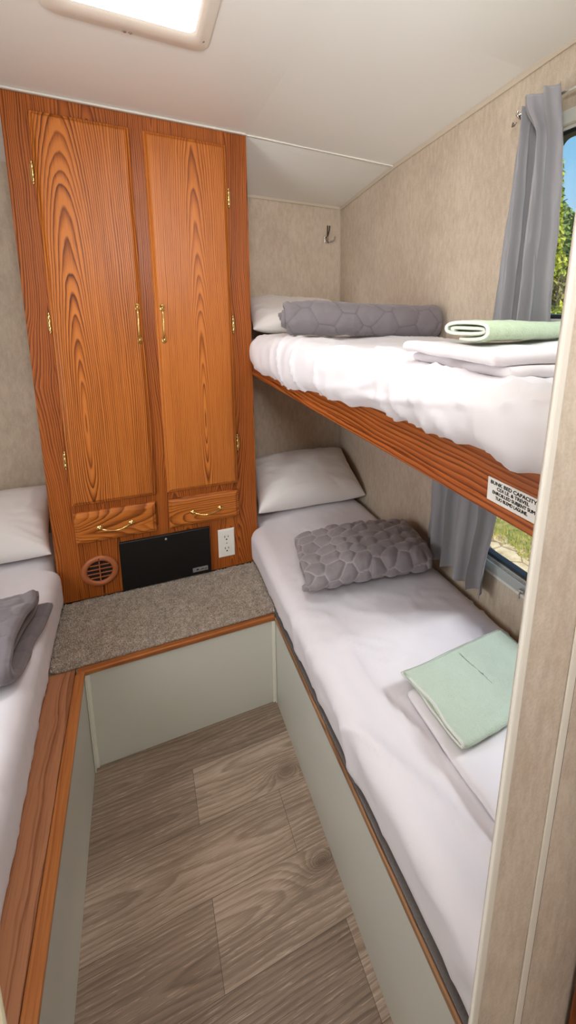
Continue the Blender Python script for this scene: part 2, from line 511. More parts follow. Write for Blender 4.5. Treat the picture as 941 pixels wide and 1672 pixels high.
# ================================================================== the room
XW, YB = 0.515, 0.35          # right wall, back wall
XL = -1.24                    # left wall
YF = -3.3                     # rear end of the corridor
YD = -1.53                    # doorway wall

# floor: vinyl planks laid across the aisle
rows = [-3.3, -3.03, -2.85, -2.67, -2.49, -2.31, -2.13, -1.95, -1.77, -1.59, -1.41, -1.228, -1.046, -0.866, -0.685, -0.506, -0.325, -0.145, 0.04, 0.22, 0.40]
ends = {12: [-0.326, 0.9], 13: [-1.1, -0.11], 14: [-0.333], 15: [-0.9, 0.3], 11: [-0.05], 10: [-0.5]}
V, F, A = [], [], []
for i in range(len(rows) - 1):
    xs = [XL - 0.05] + [e for e in ends.get(i, [random.uniform(-0.9, 0.3)]) if XL < e < XW] + [XW + 0.05]
    for a, b in zip(xs[:-1], xs[1:]):
        g = 0.0005
        n = len(V); r1, r2 = random.random(), random.random()
        if i == 14: r1 = 0.75 if a > -0.5 else 0.3
        if i == 13: r1 = 0.52
        if i == 12: r1 = 0.62 if a > -0.5 else 0.30
        V += [(a + g, rows[i] + g, 0), (b - g, rows[i] + g, 0), (b - g, rows[i + 1] - g, 0), (a + g, rows[i + 1] - g, 0)]
        F.append((n, n + 1, n + 2, n + 3))
        A += [(r1, r2, 0.0, 1), (r1, r2, 0.0, 1), (r1, r2, 1.0, 1), (r1, r2, 1.0, 1)]
nv = len(V)
bx = box(XL - 0.05, XW + 0.05, YF, YB + 0.05, -0.04, -0.0008)
vv, ff = join((V, F), bx)
A += [(3.0, 0.5, 0.5, 1)] * 8
fl = struct('floor', (vv, ff), M['floor'])
ca = fl.data.color_attributes.new('plank', 'FLOAT_COLOR', 'POINT')
ca.data.foreach_set('color', np.array(A, float).ravel())

# ceiling: flat over the aisle, falling towards the right wall, and a sloped end panel behind the seam
def seam_y(x): return -0.16 * max(0.0, x) / XW
def zc(x, y):
    def main(x, y):
        d = max(0.0, (min(y, 0.4) + 0.97)) * 0.0778
        return 2.02 - d * max(0.0, x) / XW
    ys = seam_y(x)
    if y <= ys: return main(x, y)
    return main(x, ys) + (1.897 - main(x, ys)) * (y - ys) / (YB - ys)
HX0, HX1, HY0, HY1 = -0.488, -0.232, -0.83, -0.565
xs = [XL - 0.05, -0.7, HX0, HX1] + [XW * k / 16 for k in range(17)] + [XW + 0.04]
def cols(x):
    ys = seam_y(x)
    return [YF, -1.53, HY0, HY1] + [HY1 + (ys - HY1) * k / 8 for k in range(1, 9)] + [ys + (YB - ys) * k / 4 for k in range(1, 5)] + [YB + 0.05]
P = np.array([[(x, y, zc(x, y)) for y in cols(x)] for x in xs])
v, f = grid(P)
hole = (2, 3)
NC = len(cols(0.0)); f = [q for k, q in enumerate(f) if not (k // (NC - 1) == 2 and k % (NC - 1) == 2)]
top = v + np.array([0, 0, 0.05]); n = len(v)
f2 = [tuple(i + n for i in q) for q in f]
f1 = [q[::-1] for q in f]
a = lambda i, j: i * NC + j
hc = [a(2, 2), a(3, 2), a(3, 3), a(2, 3)]
side = [(hc[i], hc[(i + 1) % 4], hc[(i + 1) % 4] + n, hc[i] + n) for i in range(4)]
struct('ceiling', (np.vstack([v, top]), f1 + f2 + side), M['ceiling'], angle=3)

# back wall and left wall
struct('wall_back', box(XL - 0.05, XW + 0.04, YB, YB + 0.04, -0.04, 1.95), M['wall'])
struct('wall_left', join(box(XL - 0.04, XL, YF, YB + 0.04, -0.04, 0.80), box(XL - 0.04, XL, YF, YB + 0.04, 1.45, 2.1),
                         box(XL - 0.04, XL, -0.55, YB + 0.04, 0.80, 1.45), box(XL - 0.04, XL, YF, -1.2, 0.80, 1.45)), M['wall'])
struct('wall_rear', box(XL - 0.04, XW + 0.04, YF - 0.04, YF, -0.04, 2.1), M['wall'])
# right wall with two window openings
UY0, UY1, UZ0, UZ1 = -1.50, -0.924, 1.398, 1.838
LY0, LY1, LZ0, LZ1 = -1.50, -0.778, 0.680, 1.10
w = XW + 0.04
struct('wall_right', join(
    box(XW, w, YF, YB + 0.04, -0.04, LZ0),
    box(XW, w, YF, LY0, LZ0, LZ1), box(XW, w, LY1, YB + 0.04, LZ0, LZ1),
    box(XW, w, YF, YB + 0.04, LZ1, UZ0),
    box(XW, w, YF, UY0, UZ0, UZ1), box(XW, w, UY1, YB + 0.04, UZ0, UZ1),
    box(XW, w, YF, YB + 0.04, UZ1, 2.1)), M['wall'])

# trims: ceiling seam, wall tops, corner bead, wall panel joints
def strip(p, q, wdt, th, up):
    p, q, up = map(lambda a: np.array(a, float), (p, q, up))
    d = q - p; d /= np.linalg.norm(d); s = np.cross(d, up); s /= np.linalg.norm(s)
    V = []
    for e in (p, q):
        V += [e - s * wdt / 2, e + s * wdt / 2, e + s * wdt / 2 + up * th, e - s * wdt / 2 + up * th]
    return np.array(V), [(0, 1, 2, 3), (7, 6, 5, 4), (0, 4, 5, 1), (1, 5, 6, 2), (2, 6, 7, 3), (3, 7, 4, 0)]
struct('trim_1', strip((0.003, 0.0, 2.019), (XW - 0.002, -0.16, zc(XW, -0.16) - 0.001), 0.012, 0.005, (0, 0, -1)), M['white_trim'], bevel=0.001)
struct('trim_2', strip((-0.001, -0.006, 2.0195), (-0.705, -0.006, 2.0195), 0.012, 0.006, (0, 0, -1)), M['white_trim'], bevel=0.001)
struct('trim_3', strip((0.004, YB - 0.002, 1.893), (XW - 0.002, YB - 0.002, 1.893), 0.012, 0.004, (0, -1, 0)), M['beige_trim'], bevel=0.001)
pts = [(XW - 0.001, y, zc(XW, y) - 0.008) for y in (YB - 0.002, -0.16, -0.97, -1.52)]
struct('trim_4', join(*[strip(p, q, 0.016, 0.004, (-1, 0, 0)) for p, q in zip(pts[:-1], pts[1:])]), M['beige_trim'], bevel=0.001)
struct('trim_5', join(box(XW - 0.010, XW - 0.0005, YB - 0.004, YB - 0.0005, 0.0, 1.895), box(XW - 0.004, XW - 0.0005, YB - 0.010, YB - 0.0005, 0.0, 1.895)), M['beige_trim'], bevel=0.001)
struct('trim_6', box(XW - 0.0025, XW - 0.0003, -0.558, -0.550, 0.53, 1.975), M['wall'], bevel=0.0008)

# doorway wall between the bedroom and the corridor (the right side leans a little, as the old wall does)
def lean(g, x0=0.0):
    v, f = g; v = np.array(v); v[:, 0] += 0.0457 * (v[:, 2] - 1.4); return v, f
DX = -0.108
def leaning(xa, xb, ya, yb, z0=0.0, z1=2.015):
    return lean(box(xa, xb, ya, yb, z0, z1))
v, f = leaning(DX + 0.004, XW, -1.546, -1.541)
v[:, 0] = np.where(v[:, 0] > 0.4, XW - 0.001, v[:, 0])
struct('wall_doorway_right', (v, f), M['partition'])
struct('trim_7', join(leaning(DX - 0.002, DX + 0.0080, -1.551, -1.5462)), M['white_trim'], bevel=0.002)
struct('trim_8', leaning(DX + 0.0082, DX + 0.0096, -1.5475, -1.5462), M['slot'])
struct('trim_9', join(leaning(DX + 0.070, DX + 0.081, -1.5485, -1.5462)), M['white_trim'], bevel=0.0012)
struct('trim_10', leaning(DX + 0.0811, DX + 0.0823, -1.5475, -1.5462), M['slot'])
struct('wall_doorway_left', box(XL, -0.490, -1.546, -1.541, 0.0, 2.015), M['partition'])
struct('trim_11', join(box(-0.4925, -0.4825, -1.551, -1.5462, 0.0, 2.015), box(-0.515, -0.4925, -1.5495, -1.5462, 0.0, 2.015)), plain('cream_jamb', lin(212, 204, 176), 0.4), bevel=0.002)
sp = obj('cabinet_side_panel', leaning(0.0575, 0.20, -1.60, -1.552, 0.001, 1.9), M['brown_wood'], bevel=0.003)
tag(sp, 'dark brown wood panel at the bottom right corner, beside the doorway wall', 'panel')

# ------------------------------------------------------------------ windows
def window(name, y0, y1, z0, z1, fr, sill_grey):
    root = bpy.data.objects.new(name, None); COL.objects.link(root)
    root.location = (XW, (y0 + y1) / 2, z0); root['kind'] = 'structure'
    N = lambda a, x: np.column_stack([np.zeros(len(a)) + x, a[:, 0], a[:, 1]])
    ro = rrect(y0 - 0.028, y1 + 0.028, z0 - 0.032, z1 + 0.032, 0.03)
    rm = rrect(y0 - 0.002, y1 + 0.002, z0 - 0.002, z1 + 0.002, 0.034)
    ri = rrect(y0 + 0.006, y1 - 0.006, z0 + 0.006, z1 - 0.006, 0.03)
    rg = rrect(y0 + 0.017, y1 - 0.017, z0 + 0.017, z1 - 0.017, 0.026)
    g = ring_loops([N(ro, XW - 0.0005), N(ro, XW - 0.007), N(rrect(y0 - 0.014, y1 + 0.014, z0 - 0.016, z1 + 0.016, 0.03), XW - 0.010), N(rm, XW - 0.008), N(rm, XW + 0.002), N(ri, XW + 0.004), N(ri, XW + 0.036), N(ro, XW + 0.046), N(ro, XW + 0.041)])
    obj('window_frame', g, fr, root, angle=35)
    g = ring_loops([N(ri, XW + 0.008), N(rrect(y0 + 0.009, y1 - 0.009, z0 + 0.009, z1 - 0.009, 0.028), XW + 0.004), N(rrect(y0 + 0.015, y1 - 0.015, z0 + 0.015, z1 - 0.015, 0.026), XW + 0.006), N(rg, XW + 0.014), N(rg, XW + 0.026), N(ri, XW + 0.026)], close=True)
    obj('gasket', g, M['gasket'], root, angle=40)
    obj('pane', box(XW + 0.018, XW + 0.022, y0 + 0.012, y1 - 0.012, z0 + 0.012, z1 - 0.012), M['glass'], root)
    return root
w1 = window('window_1', UY0, UY1, UZ0, UZ1, M['frame_white'], False)
w2 = window('window_2', LY0, LY1, LZ0, LZ1, M['frame_grey'], True)
obj('flange', join(box(XW - 0.006, XW - 0.0006, LY0 - 0.02, LY1 + 0.02, LZ0 - 0.042, LZ0 - 0.033), *[ball((XW - 0.0062, y, LZ0 - 0.0375), 0.0015, 0.003, 0.003, 6) for y in (-0.86, -0.95, -1.04, -1.2)]), M['frame_white'], w2, bevel=0.0012)
obj('latch', join(box(XW - 0.020, XW - 0.0105, -0.990, -0.975, LZ0 - 0.022, LZ0 - 0.012), tube([(XW - 0.016, -0.982, LZ0 - 0.016), (XW - 0.026, -0.985, LZ0 - 0.022), (XW - 0.030, -0.990, LZ0 - 0.030)], 0.0028, 8)), M['chrome'], w2, bevel=0.001)
# unseen left-hand window, added and set low to light the bunks
root = bpy.data.objects.new('added_window', None); COL.objects.link(root); root.location = (XL, -0.87, 0.80); root['kind'] = 'structure'
obj('window_frame', join(box(XL - 0.03, XL + 0.008, -1.22, -1.195, 0.78, 1.47), box(XL - 0.03, XL + 0.008, -0.555, -0.53, 0.78, 1.47), box(XL - 0.03, XL + 0.008, -1.195, -0.555, 0.78, 0.805), box(XL - 0.03, XL + 0.008, -1.195, -0.555, 1.445, 1.47)), M['frame_white'], root, bevel=0.003)
obj('pane', box(XL - 0.02, XL - 0.016, -1.19, -0.56, 0.81, 1.44), M['glass'], root)

# ------------------------------------------------------------------ roof vent
rv = thing('roof_vent', 'white square roof vent set in the ceiling above the wardrobe front', 'roof vent', (-0.36, -0.70, 2.02))
def L3(r, z): return np.column_stack([r[:, 0], r[:, 1], np.zeros(len(r)) + z])
fo = rrect(-0.525, -0.197, -0.905, -0.487, 0.035, 8)
g = ring_loops([L3(fo, 2.0195), L3(fo, 2.0165), L3(rrect(-0.521, -0.201, -0.901, -0.491, 0.033, 8), 2.0135), L3(rrect(-0.512, -0.209, -0.885, -0.509, 0.03, 8), 2.0135),
                L3(rrect(-0.505, -0.216, -0.872, -0.520, 0.03, 8), 2.0085), L3(rrect(-0.494, -0.228, -0.845, -0.555, 0.024, 8), 2.0085), L3(rrect(-0.489, -0.232, -0.832, -0.564, 0.02, 8), 2.012)])
obj('flange', g, plain('cream_vent_plastic', lin(236, 226, 212), 0.35), rv, angle=50)
ri = rrect(-0.4875, -0.2325, -0.8295, -0.5655, 0.02, 8)
obj('well', ring_loops([L3(ri, 2.012), L3(ri, 2.16)]), plain('white_vent_well', lin(246, 246, 244), 0.35), rv, angle=50)
obj('lid', box(-0.53, -0.19, -0.88, -0.50, 2.162, 2.17), M['lid'], rv, bevel=0.003)
hz = 2.085
obj('inner_hatch', join(ring_loops([L3(rrect(-0.40, -0.238, -0.615, -0.572, 0.010, 6), hz + 0.010), L3(rrect(-0.40, -0.238, -0.615, -0.572, 0.010, 6), hz), L3(rrect(-0.393, -0.245, -0.608, -0.579, 0.008, 6), hz), L3(rrect(-0.393, -0.245, -0.608, -0.579, 0.008, 6), hz + 0.010)], close=True)), plain('grey_hatch_frame', lin(120, 122, 124), 0.4), rv, angle=50)
obj('screen', box(-0.393, -0.245, -0.608, -0.579, hz + 0.005, hz + 0.007), plain('blue_grey_screen', lin(50, 58, 74), 0.5), rv)
for x, y in ((-0.212, -0.545), (-0.36, -0.4965), (-0.372, -0.4965)):
    obj('screw', ball((x, y, 2.0128), 0.004, 0.004, 0.002, 6), M['chrome'], rv, smooth=True)

# ------------------------------------------------------------------ wardrobe
wd = thing('wardrobe', 'tall honey-oak built-in wardrobe with two doors and two drawers', 'wardrobe', (-0.35, 0.17, 0.362))
H0, H1 = 0.362, 2.013
obj('carcass', box(-0.70, 0.0, 0.016, YB - 0.004, H0, H1), M['oak_v'], wd)
for a, b in ((-0.70, -0.628), (-0.371, -0.331), (-0.078, 0.0)):
    obj('stile', box(a, b, 0.0, 0.016, H0, H1), M['oak_v'], wd, bevel=0.0006)
for a, b in ((-0.628, -0.371), (-0.331, -0.078)):
    obj('rail', box(a, b, 0.0, 0.016, 1.955, H1), M['oak_v'], wd)
    obj('rail', box(a, b, 0.0, 0.016, 0.685, 0.745), M['oak_v'], wd)
    obj('rail', box(a, b, 0.0, 0.016, H0, 0.60), M['oak_v'], wd)
PROF = [(0.0, -0.0004), (0.0, -0.010), (0.0025, -0.0125), (0.006, -0.0135), (0.011, -0.0195), (0.015, -0.0205)]

def bail(p, q, out, ring='v'):
    """arched pull between two rosettes; p and q on the front, out = how far it stands off"""
    p, q = np.array(p, float), np.array(q, float)
    t = np.linspace(0, 1, 25)
    arc = np.sin(PI * t) ** 0.55
    y = -out * arc
    sag = np.zeros_like(t)
    pts = p + (q - p) * t[:, None]
    if ring == 'h': sag = -0.010 * np.sin(PI * t)
    pts[:, 1] += y; pts[:, 2] += sag
    r = 0.0019 + 0.0016 * np.abs(np.cos(PI * t)) ** 3 + 0.0008 * np.exp(-((t - 0.5) / 0.07) ** 2)
    rod = tube(pts, r, 10)
    return rod
def rosette(c, rx, rz):
    prof = [(1.0, 0.0), (1.0, -0.0015), (0.86, -0.0035), (0.62, -0.0036), (0.5, -0.006), (0.3, -0.0085), (0.02, -0.0095)]
    v, f = lathe([(r, h) for r, h in prof], (0, 0, 0), 'y', 20)
    v = v * np.array([rx, 1, rz]) + np.array(c); return v, f

def hinge(x, z, side):
    zs = np.array([-0.034, -0.0325, -0.030, -0.027, -0.0255, -0.024, -0.012, -0.0115, -0.0105, 0.0, 0.0105, 0.0115, 0.012, 0.024, 0.0255, 0.027, 0.030, 0.0325, 0.034])
    rr = np.array([0.0004, 0.0022, 0.003, 0.0022, 0.0035, 0.0042, 0.0042, 0.0038, 0.0042, 0.0042, 0.0042, 0.0038, 0.0042, 0.0042, 0.0035, 0.0022, 0.003, 0.0022, 0.0004])
    bar = lathe(list(zip(rr, zs)), (x, -0.0068, z), 'z', 14)
    leaf = box(min(x - side * 0.002, x + side * 0.006), max(x - side * 0.002, x + side * 0.006), -0.0028, -0.0003, z - 0.023, z + 0.023)
    return join(bar, leaf)

for name, x0, x1, mat, hx, hd, side in (('left', -0.633, -0.3705, M['door_left'], -0.6375, -0.3855, -1), ('right', -0.3325, -0.0735, M['door_right'], -0.0688, -0.3085, 1)):
    d = obj('door', profile_panel(x0, x1, 0.727, 1.968, PROF), mat, wd)
    for z in (0.892, 1.351, 1.797):
        obj('hinge', hinge(hx, z, side), M['brass'], d, angle=50, label='brass barrel hinge')
    h = obj('handle', join(bail((hd, -0.0225, 1.403), (hd, -0.0225, 1.302), 0.020), rosette((hd, -0.0203, 1.408), 0.0088, 0.0130), rosette((hd, -0.0203, 1.297), 0.0088, 0.0130)), M['brass'], d, smooth=True, label='brass bail handle')
for x0, x1, hx in ((-0.633, -0.3765, -0.5075), (-0.3315, -0.0745, -0.1975)):
    d = obj('drawer', profile_panel(x0, x1, 0.583, 0.697, PROF), M['oak_h'], wd)
    obj('handle', join(bail((hx - 0.047, -0.0225, 0.637), (hx + 0.047, -0.0225, 0.637), 0.022, 'h'), rosette((hx - 0.050, -0.0203, 0.637), 0.0105, 0.0085), rosette((hx + 0.050, -0.0203, 0.637), 0.0105, 0.0085)), M['brass'], d, smooth=True, label='brass bail handle')

# round air vent
vx, vz = -0.5715, 0.4625
av = thing('air_vent', 'round brown plastic air vent in the base of the wardrobe', 'air vent', (vx, -0.006, vz - 0.058))
obj('ring', lathe([(0.0595, -0.0005), (0.0595, -0.004), (0.057, -0.0075), (0.050, -0.0095), (0.044, -0.009), (0.0405, -0.0065), (0.0395, -0.003), (0.0395, -0.0005)], (vx, 0, vz), 'y', 48), M['vent_brown'], av, angle=60)
obj('shade_disc', lathe([(0.0395, -0.0008), (0.001, -0.0008)], (vx, 0, vz), 'y', 32), M['dark'], av, label='flat disc painted dark as the shaded opening behind the slats')  # no hole behind it: the opening's shade is painted on a flat disc
for k in range(4):
    z = vz + 0.024 - k * 0.016
    hw = math.sqrt(0.0395 ** 2 - (z - vz) ** 2)
    v, f = box(vx - hw, vx + hw, -0.0065, -0.0015, z - 0.0013, z + 0.0013)
    obj('slat', (v, f), M['vent_brown'], av)
obj('mullion', box(vx - 0.0016, vx + 0.0016, -0.0078, -0.0015, vz - 0.0395, vz + 0.0395), M['vent_brown'], av)
obj('screw', ball((vx, -0.0092, vz + 0.049), 0.0026, 0.0012, 0.0026, 6), M['slot'], av, smooth=True)

# black access panel
ap = thing('access_panel', 'black rectangular access panel on the wardrobe base, beside the round vent', 'panel', (-0.3475, -0.006, 0.364))
obj('cover', box(-0.505, -0.190, -0.013, -0.0005, 0.3655, 0.560), M['black'], ap, bevel=0.003)
obj('screw', ball((-0.3485, -0.0135, 0.5425), 0.0045, 0.0022, 0.0045, 8), M['silver'], ap, smooth=True, label='silver screw head')
nb = obj('nameplate', box(-0.2605, -0.2035, -0.0145, -0.0128, 0.3785, 0.397), M['silver'], ap, bevel=0.001, label='small silver plate')
obj('mark', join(lathe([(0.0038, -0.0149), (0.0005, -0.0152)], (-0.2425, 0, 0.3885), 'y', 14), box(-0.2285, -0.219, -0.0150, -0.0144, 0.3868, 0.3898), box(-0.2335, -0.2295, -0.0150, -0.0144, 0.383, 0.3848), box(-0.2165, -0.2075, -0.0150, -0.0144, 0.3845, 0.3862), box(-0.2145, -0.2085, -0.0150, -0.0144, 0.388, 0.3893)), M['ink'], nb)

# outlet
ou = thing('wall_outlet', 'white double power outlet on the wardrobe base beside the lower right bunk', 'outlet', (-0.1265, -0.003, 0.412))
obj('plate', profile_panel(-0.1585, -0.0945, 0.412, 0.533, [(0, -0.0005), (0, -0.004), (0.003, -0.0065), (0.006, -0.007)]), M['outlet'], ou)
for z in (0.4975, 0.4475):
    rc = obj('receptacle', ring_loops([np.column_stack([c[:, 0], np.zeros(len(c)) - y, c[:, 1]]) for c, y in ((rrect(-0.1435, -0.1095, z - 0.0165, z + 0.0165, 0.012), 0.0065), (rrect(-0.1435, -0.1095, z - 0.0165, z + 0.0165, 0.012), 0.0085), (rrect(-0.1270, -0.1260, z - 0.0005, z + 0.0005, 0.0003), 0.0087))]), M['outlet'], ou, angle=40)
    obj('slot', join(box(-0.1345, -0.1320, -0.0092, -0.0086, z + 0.0, z + 0.009), box(-0.1215, -0.1190, -0.0092, -0.0086, z + 0.001, z + 0.008), lathe([(0.0030, -0.0086), (0.0030, -0.0092), (0.0002, -0.0093)], (-0.1266, 0, z - 0.0075), 'y', 12)), M['slot'], rc)
obj('screw', ball((-0.1265, -0.0072, 0.4725), 0.0028, 0.0012, 0.0028, 7), M['silver'], ou, smooth=True)

# coat hook on the back wall
ck = thing('coat_hook', 'small chrome coat hook on the back wall above the upper bunk', 'hook', (0.455, YB - 0.002, 1.725))
hy = YB - 0.002
obj('base_plate', join(box(0.434, 0.455, hy - 0.004, hy + 0.001, 1.727, 1.757), tube([(0.441, hy - 0.004, 1.742), (0.444, hy - 0.012, 1.748), (0.4435, hy - 0.016, 1.756)], 0.005, 8)), M['chrome'], ck, bevel=0.001)
for dx in (-0.0045, 0.0045):
    obj('prong', tube([(0.4435, hy - 0.012, 1.752), (0.4435 + dx * 0.4, hy - 0.020, 1.765), (0.4435 + dx, hy - 0.028, 1.785), (0.4435 + dx * 1.2, hy - 0.030, 1.803)], [0.0035, 0.003, 0.0028, 0.003], 8), plain('dark_chrome', lin(96, 86, 76), 0.3, 1.0), ck, smooth=True)
obj('prong', join(tube([(0.448, hy - 0.006, 1.738), (0.458, hy - 0.012, 1.735), (0.466, hy - 0.022, 1.736), (0.472, hy - 0.030, 1.744), (0.474, hy - 0.032, 1.752)], [0.004, 0.004, 0.0035, 0.003, 0.003], 8), ball((0.4745, hy - 0.033, 1.755), 0.0042, 0.0042, 0.0042, 8)), M['chrome'], ck, smooth=True)

# ================================================================== bunk bases and step
st = thing('carpeted_step', 'carpet-topped box step with white front below the wardrobe', 'step', (-0.33, -0.18, 0.0))
obj('front_panel', box(-0.598, -0.032, -0.371, -0.360, 0.001, 0.336), M['panel_white'], st)
obj('body', box(-0.7025, -0.012, -0.3515, -0.001, 0.20, 0.3362), M['panel_white'], st)
obj('body', box(-0.598, -0.032, -0.3595, -0.352, 0.001, 0.336), M['panel_white'], st)
obj('edging', join(box(-0.620, -0.030, -0.3775, -0.352, 0.337, 0.3505)), M['oak_step'], st, bevel=0.0025, label='oak strip along the front edge')
# carpet with real tufts
cx0, cx1, cy0, cy1 = -0.690, -0.014, -0.3565, -0.002
def in_carpet(x, y):
    r = 0.022
    if x < cx0 + r and y < cy0 + r: return (x - cx0 - r) ** 2 + (y - cy0 - r) ** 2 < r * r
    return True
pr = rrect(cx0 + 0.003, cx1, cy0 + 0.003, cy1, 0.02, 5)
ba = (np.vstack([L3(pr, 0.3515), L3(pr, 0.3565)]), [tuple(range(len(pr)))[::-1], tuple(len(pr) + i for i in range(len(pr)))] + [(i, (i + 1) % len(pr), (i + 1) % len(pr) + len(pr), i + len(pr)) for i in range(len(pr))])
V, F = [], []
stp = 0.0052
ny, nx = int((cy1 - cy0) / stp), int((cx1 - cx0) / stp)
for j in range(ny + 1):
    for i in range(nx + 1):
        x = cx0 + (i + random.uniform(-0.45, 0.45)) * stp; y = cy0 + (j + random.uniform(-0.45, 0.45)) * stp
        if not in_carpet(x, y) or x > cx1 or y > cy1 or y < cy0 - 0.002: continue
        a = random.uniform(0, 2 * PI); h = random.uniform(0.004, 0.0062); l = random.uniform(0, 0.0022)
        w = random.uniform(0.0019, 0.0027); n = len(V)
        tx, ty = x + l * math.cos(a), y + l * math.sin(a)
        for k in range(5):
            b = a + k * 2 * PI / 5
            V.append((x + w * math.cos(b), y + w * math.sin(b), 0.3555))
        for k in range(5):
            b = a + k * 2 * PI / 5
            V.append((tx + w * 0.95 * math.cos(b), ty + w * 0.95 * math.sin(b), 0.3565 + h * 0.75))
        V.append((tx, ty, 0.3565 + h))
        for k in range(5):
            m = (k + 1) % 5
            F.append((n + k, n + m, n + 5 + m, n + 5 + k)); F.append((n + 5 + k, n + 5 + m, n + 10))
obj('carpet', join(ba, (V, F)), M['carpet'], st, smooth=False, label='taupe looped carpet')

lb = thing('bunk_base', 'white-sided bunk base with wide oak ledge under the left bed', 'bunk base', (-0.9, -0.9, 0.0))
obj('side_panel', box(-0.612, -0.6005, -1.520, -0.374, 0.001, 0.336), M['panel_white'], lb)
obj('deck', box(XL + 0.005, -0.703, -1.520, YB - 0.004, 0.30, 0.348), M['panel_white'], lb)
obj('ledge', box(-0.7025, -0.6235, -1.520, -0.352, 0.336, 0.3505), M['oak_trim'], lb, bevel=0.002, label='wide oak ledge')
obj('edging', box(-0.6230, -0.5985, -1.520, -0.379, 0.336, 0.351), M['oak_edge'], lb, bevel=0.003, label='oak edge strip')
obj('corner_strip', join(box(-0.5995, -0.588, -0.376, -0.3725, 0.001, 0.334), box(-0.5995, -0.5965, -0.390, -0.3765, 0.001, 0.334)), M['strip_white'], lb, bevel=0.001)

rb = thing('bunk_base', 'white-sided bunk base with thin worn wood edge under the lower right bed', 'bunk base', (0.23, -0.6, 0.0))
obj('side_panel', box(-0.0305, -0.019, -1.520, -0.374, 0.001, 0.336), M['panel_white'], rb)
obj('deck', box(-0.0112, XW - 0.005, -1.520, -0.001, 0.30, 0.348), M['panel_white'], rb)
obj('deck', box(0.004, XW - 0.005, 0.0, YB - 0.004, 0.30, 0.348), M['panel_white'], rb)
obj('edging', box(-0.0325, -0.0265, -1.520, -0.379, 0.3365, 0.351), M['worn'], rb, bevel=0.002, label='worn wood edge strip')
obj('carpet_edge', box(-0.0262, -0.0116, -1.520, -0.36, 0.3365, 0.3535), M['carpet_dark'], rb, bevel=0.0015, label='grey carpet edge under the mattress')
obj('corner_strip', join(box(-0.043, -0.0315, -0.376, -0.3725, 0.001, 0.334), box(-0.0345, -0.0315, -0.384, -0.3765, 0.001, 0.334)), M['strip_white'], rb, bevel=0.001)

# ================================================================== mattresses
def displace(g, fn):
    v, f = g
    n = vnormals(v, f)
    return v + n * fn(v, n)[:, None], f

# lower right mattress
g = soft_box(-0.030, 0.503, -1.515, 0.340, 0.357, 0.522, (0.045, 0.05, 0.04), 0.0115)
v, f = g
zt = (v[:, 2] - 0.357) / 0.165
# bow of the front side, clear of the wardrobe at the head end
fr = sstep(0.12, -0.03, v[:, 0])
v[:, 0] += fr * (0.040 * sstep(-0.022, 0.002, v[:, 1]) - 0.012 * np.sin(np.clip((v[:, 1] + 1.5) / 1.5, 0, 1) * PI) * zt + 0.004 * (1 - zt))
v[:, 2] += zt * (0.004 * fbm(v[:, 0] * 4, v[:, 1] * 3, 0, 3) + 0.006 * np.clip(v[:, 0] / 0.5, 0, 1))
def wr(v, n):
    x, y, z = v.T
    up = np.clip(n[:, 2], 0, 1)
    # long soft folds that run from the front edge towards the near corner
    u = x * math.cos(0.28) + y * math.sin(0.28); w = -x * math.sin(0.28) + y * math.cos(0.28)
    a = ridge(vnoise(u * 13 + 0.6 * vnoise(u * 3, w * 3, 0, 9), w * 1.7, 0, 21), 3) * sstep(-0.5, -1.0, y) * sstep(0.42, 0.12, x)
    u2 = x * math.cos(0.9) + y * math.sin(0.9); w2 = -x * math.sin(0.9) + y * math.cos(0.9)
    b = ridge(vnoise(u2 * 24, w2 * 5, 0, 5), 5) * sstep(-0.25, -0.7, y) * sstep(0.15, 0.5, vnoise(x * 4, y * 4, 0, 77) + 0.5)
    c = fbm(x * 10, y * 8, z * 8, 31, 3)
    s = ridge(vnoise(y * 9, z * 14 + y * 4, 0, 6), 3) * (1 - up)
    d = ridge(vnoise(u * 40 + vnoise(w * 6, u * 6, 0, 14), w * 5, 0, 15), 5) * sstep(-0.1, 0.4, vnoise(x * 6, y * 5, 0, 16)) * up
    return (0.0028 * d + 0.0125 * a + 0.0055 * b + 0.0012 * c + 0.003 * s) * sstep(-0.9, -0.3, n[:, 2])
lm = tag(obj('mattress', displace((v, f), wr), M['sheet'], smooth=True), 'mattress under white fitted sheet on the lower right bunk', 'mattress')

# left mattress
g = soft_box(XL + 0.01, -0.676, -1.515, 0.340, 0.3535, 0.505, (0.045, 0.05, 0.035), 0.0125)
v, f = g
zt = (v[:, 2] - 0.3535) / 0.15
fr = sstep(-0.80, -0.676, v[:, 0])
v[:, 0] -= fr * (0.024 * sstep(-0.02, 0.002, v[:, 1]) + 0.022 * sstep(-1.2, -0.1, v[:, 1]) - 0.012 + 0.004 * zt)
v[:, 2] += zt * 0.005 * fbm(v[:, 0] * 4, v[:, 1] * 3, 0, 13)
def wl(v, n):
    x, y, z = v.T
    a = ridge(vnoise(y * 11 - x * 7, x * 3, 0, 41), 4) * sstep(-1.05, -0.8, x)
    b = ridge(vnoise((x + y) * 26, (x - y) * 6, 0, 42), 4) + 1.2 * ridge(vnoise((x * 0.7 - y) * 18, (x + y) * 4, 0, 47), 4) * sstep(-0.2, 0.4, vnoise(x * 5, y * 5, 0, 48))
    return (0.004 * a + 0.002 * b + 0.0012 * fbm(x * 10, y * 8, z * 8, 43, 3)) * sstep(-0.9, -0.3, n[:, 2])
tag(obj('mattress', displace((v, f), wl), M['sheet'], smooth=True), 'mattress under white sheet on the left bed beside the oak ledge', 'mattress')

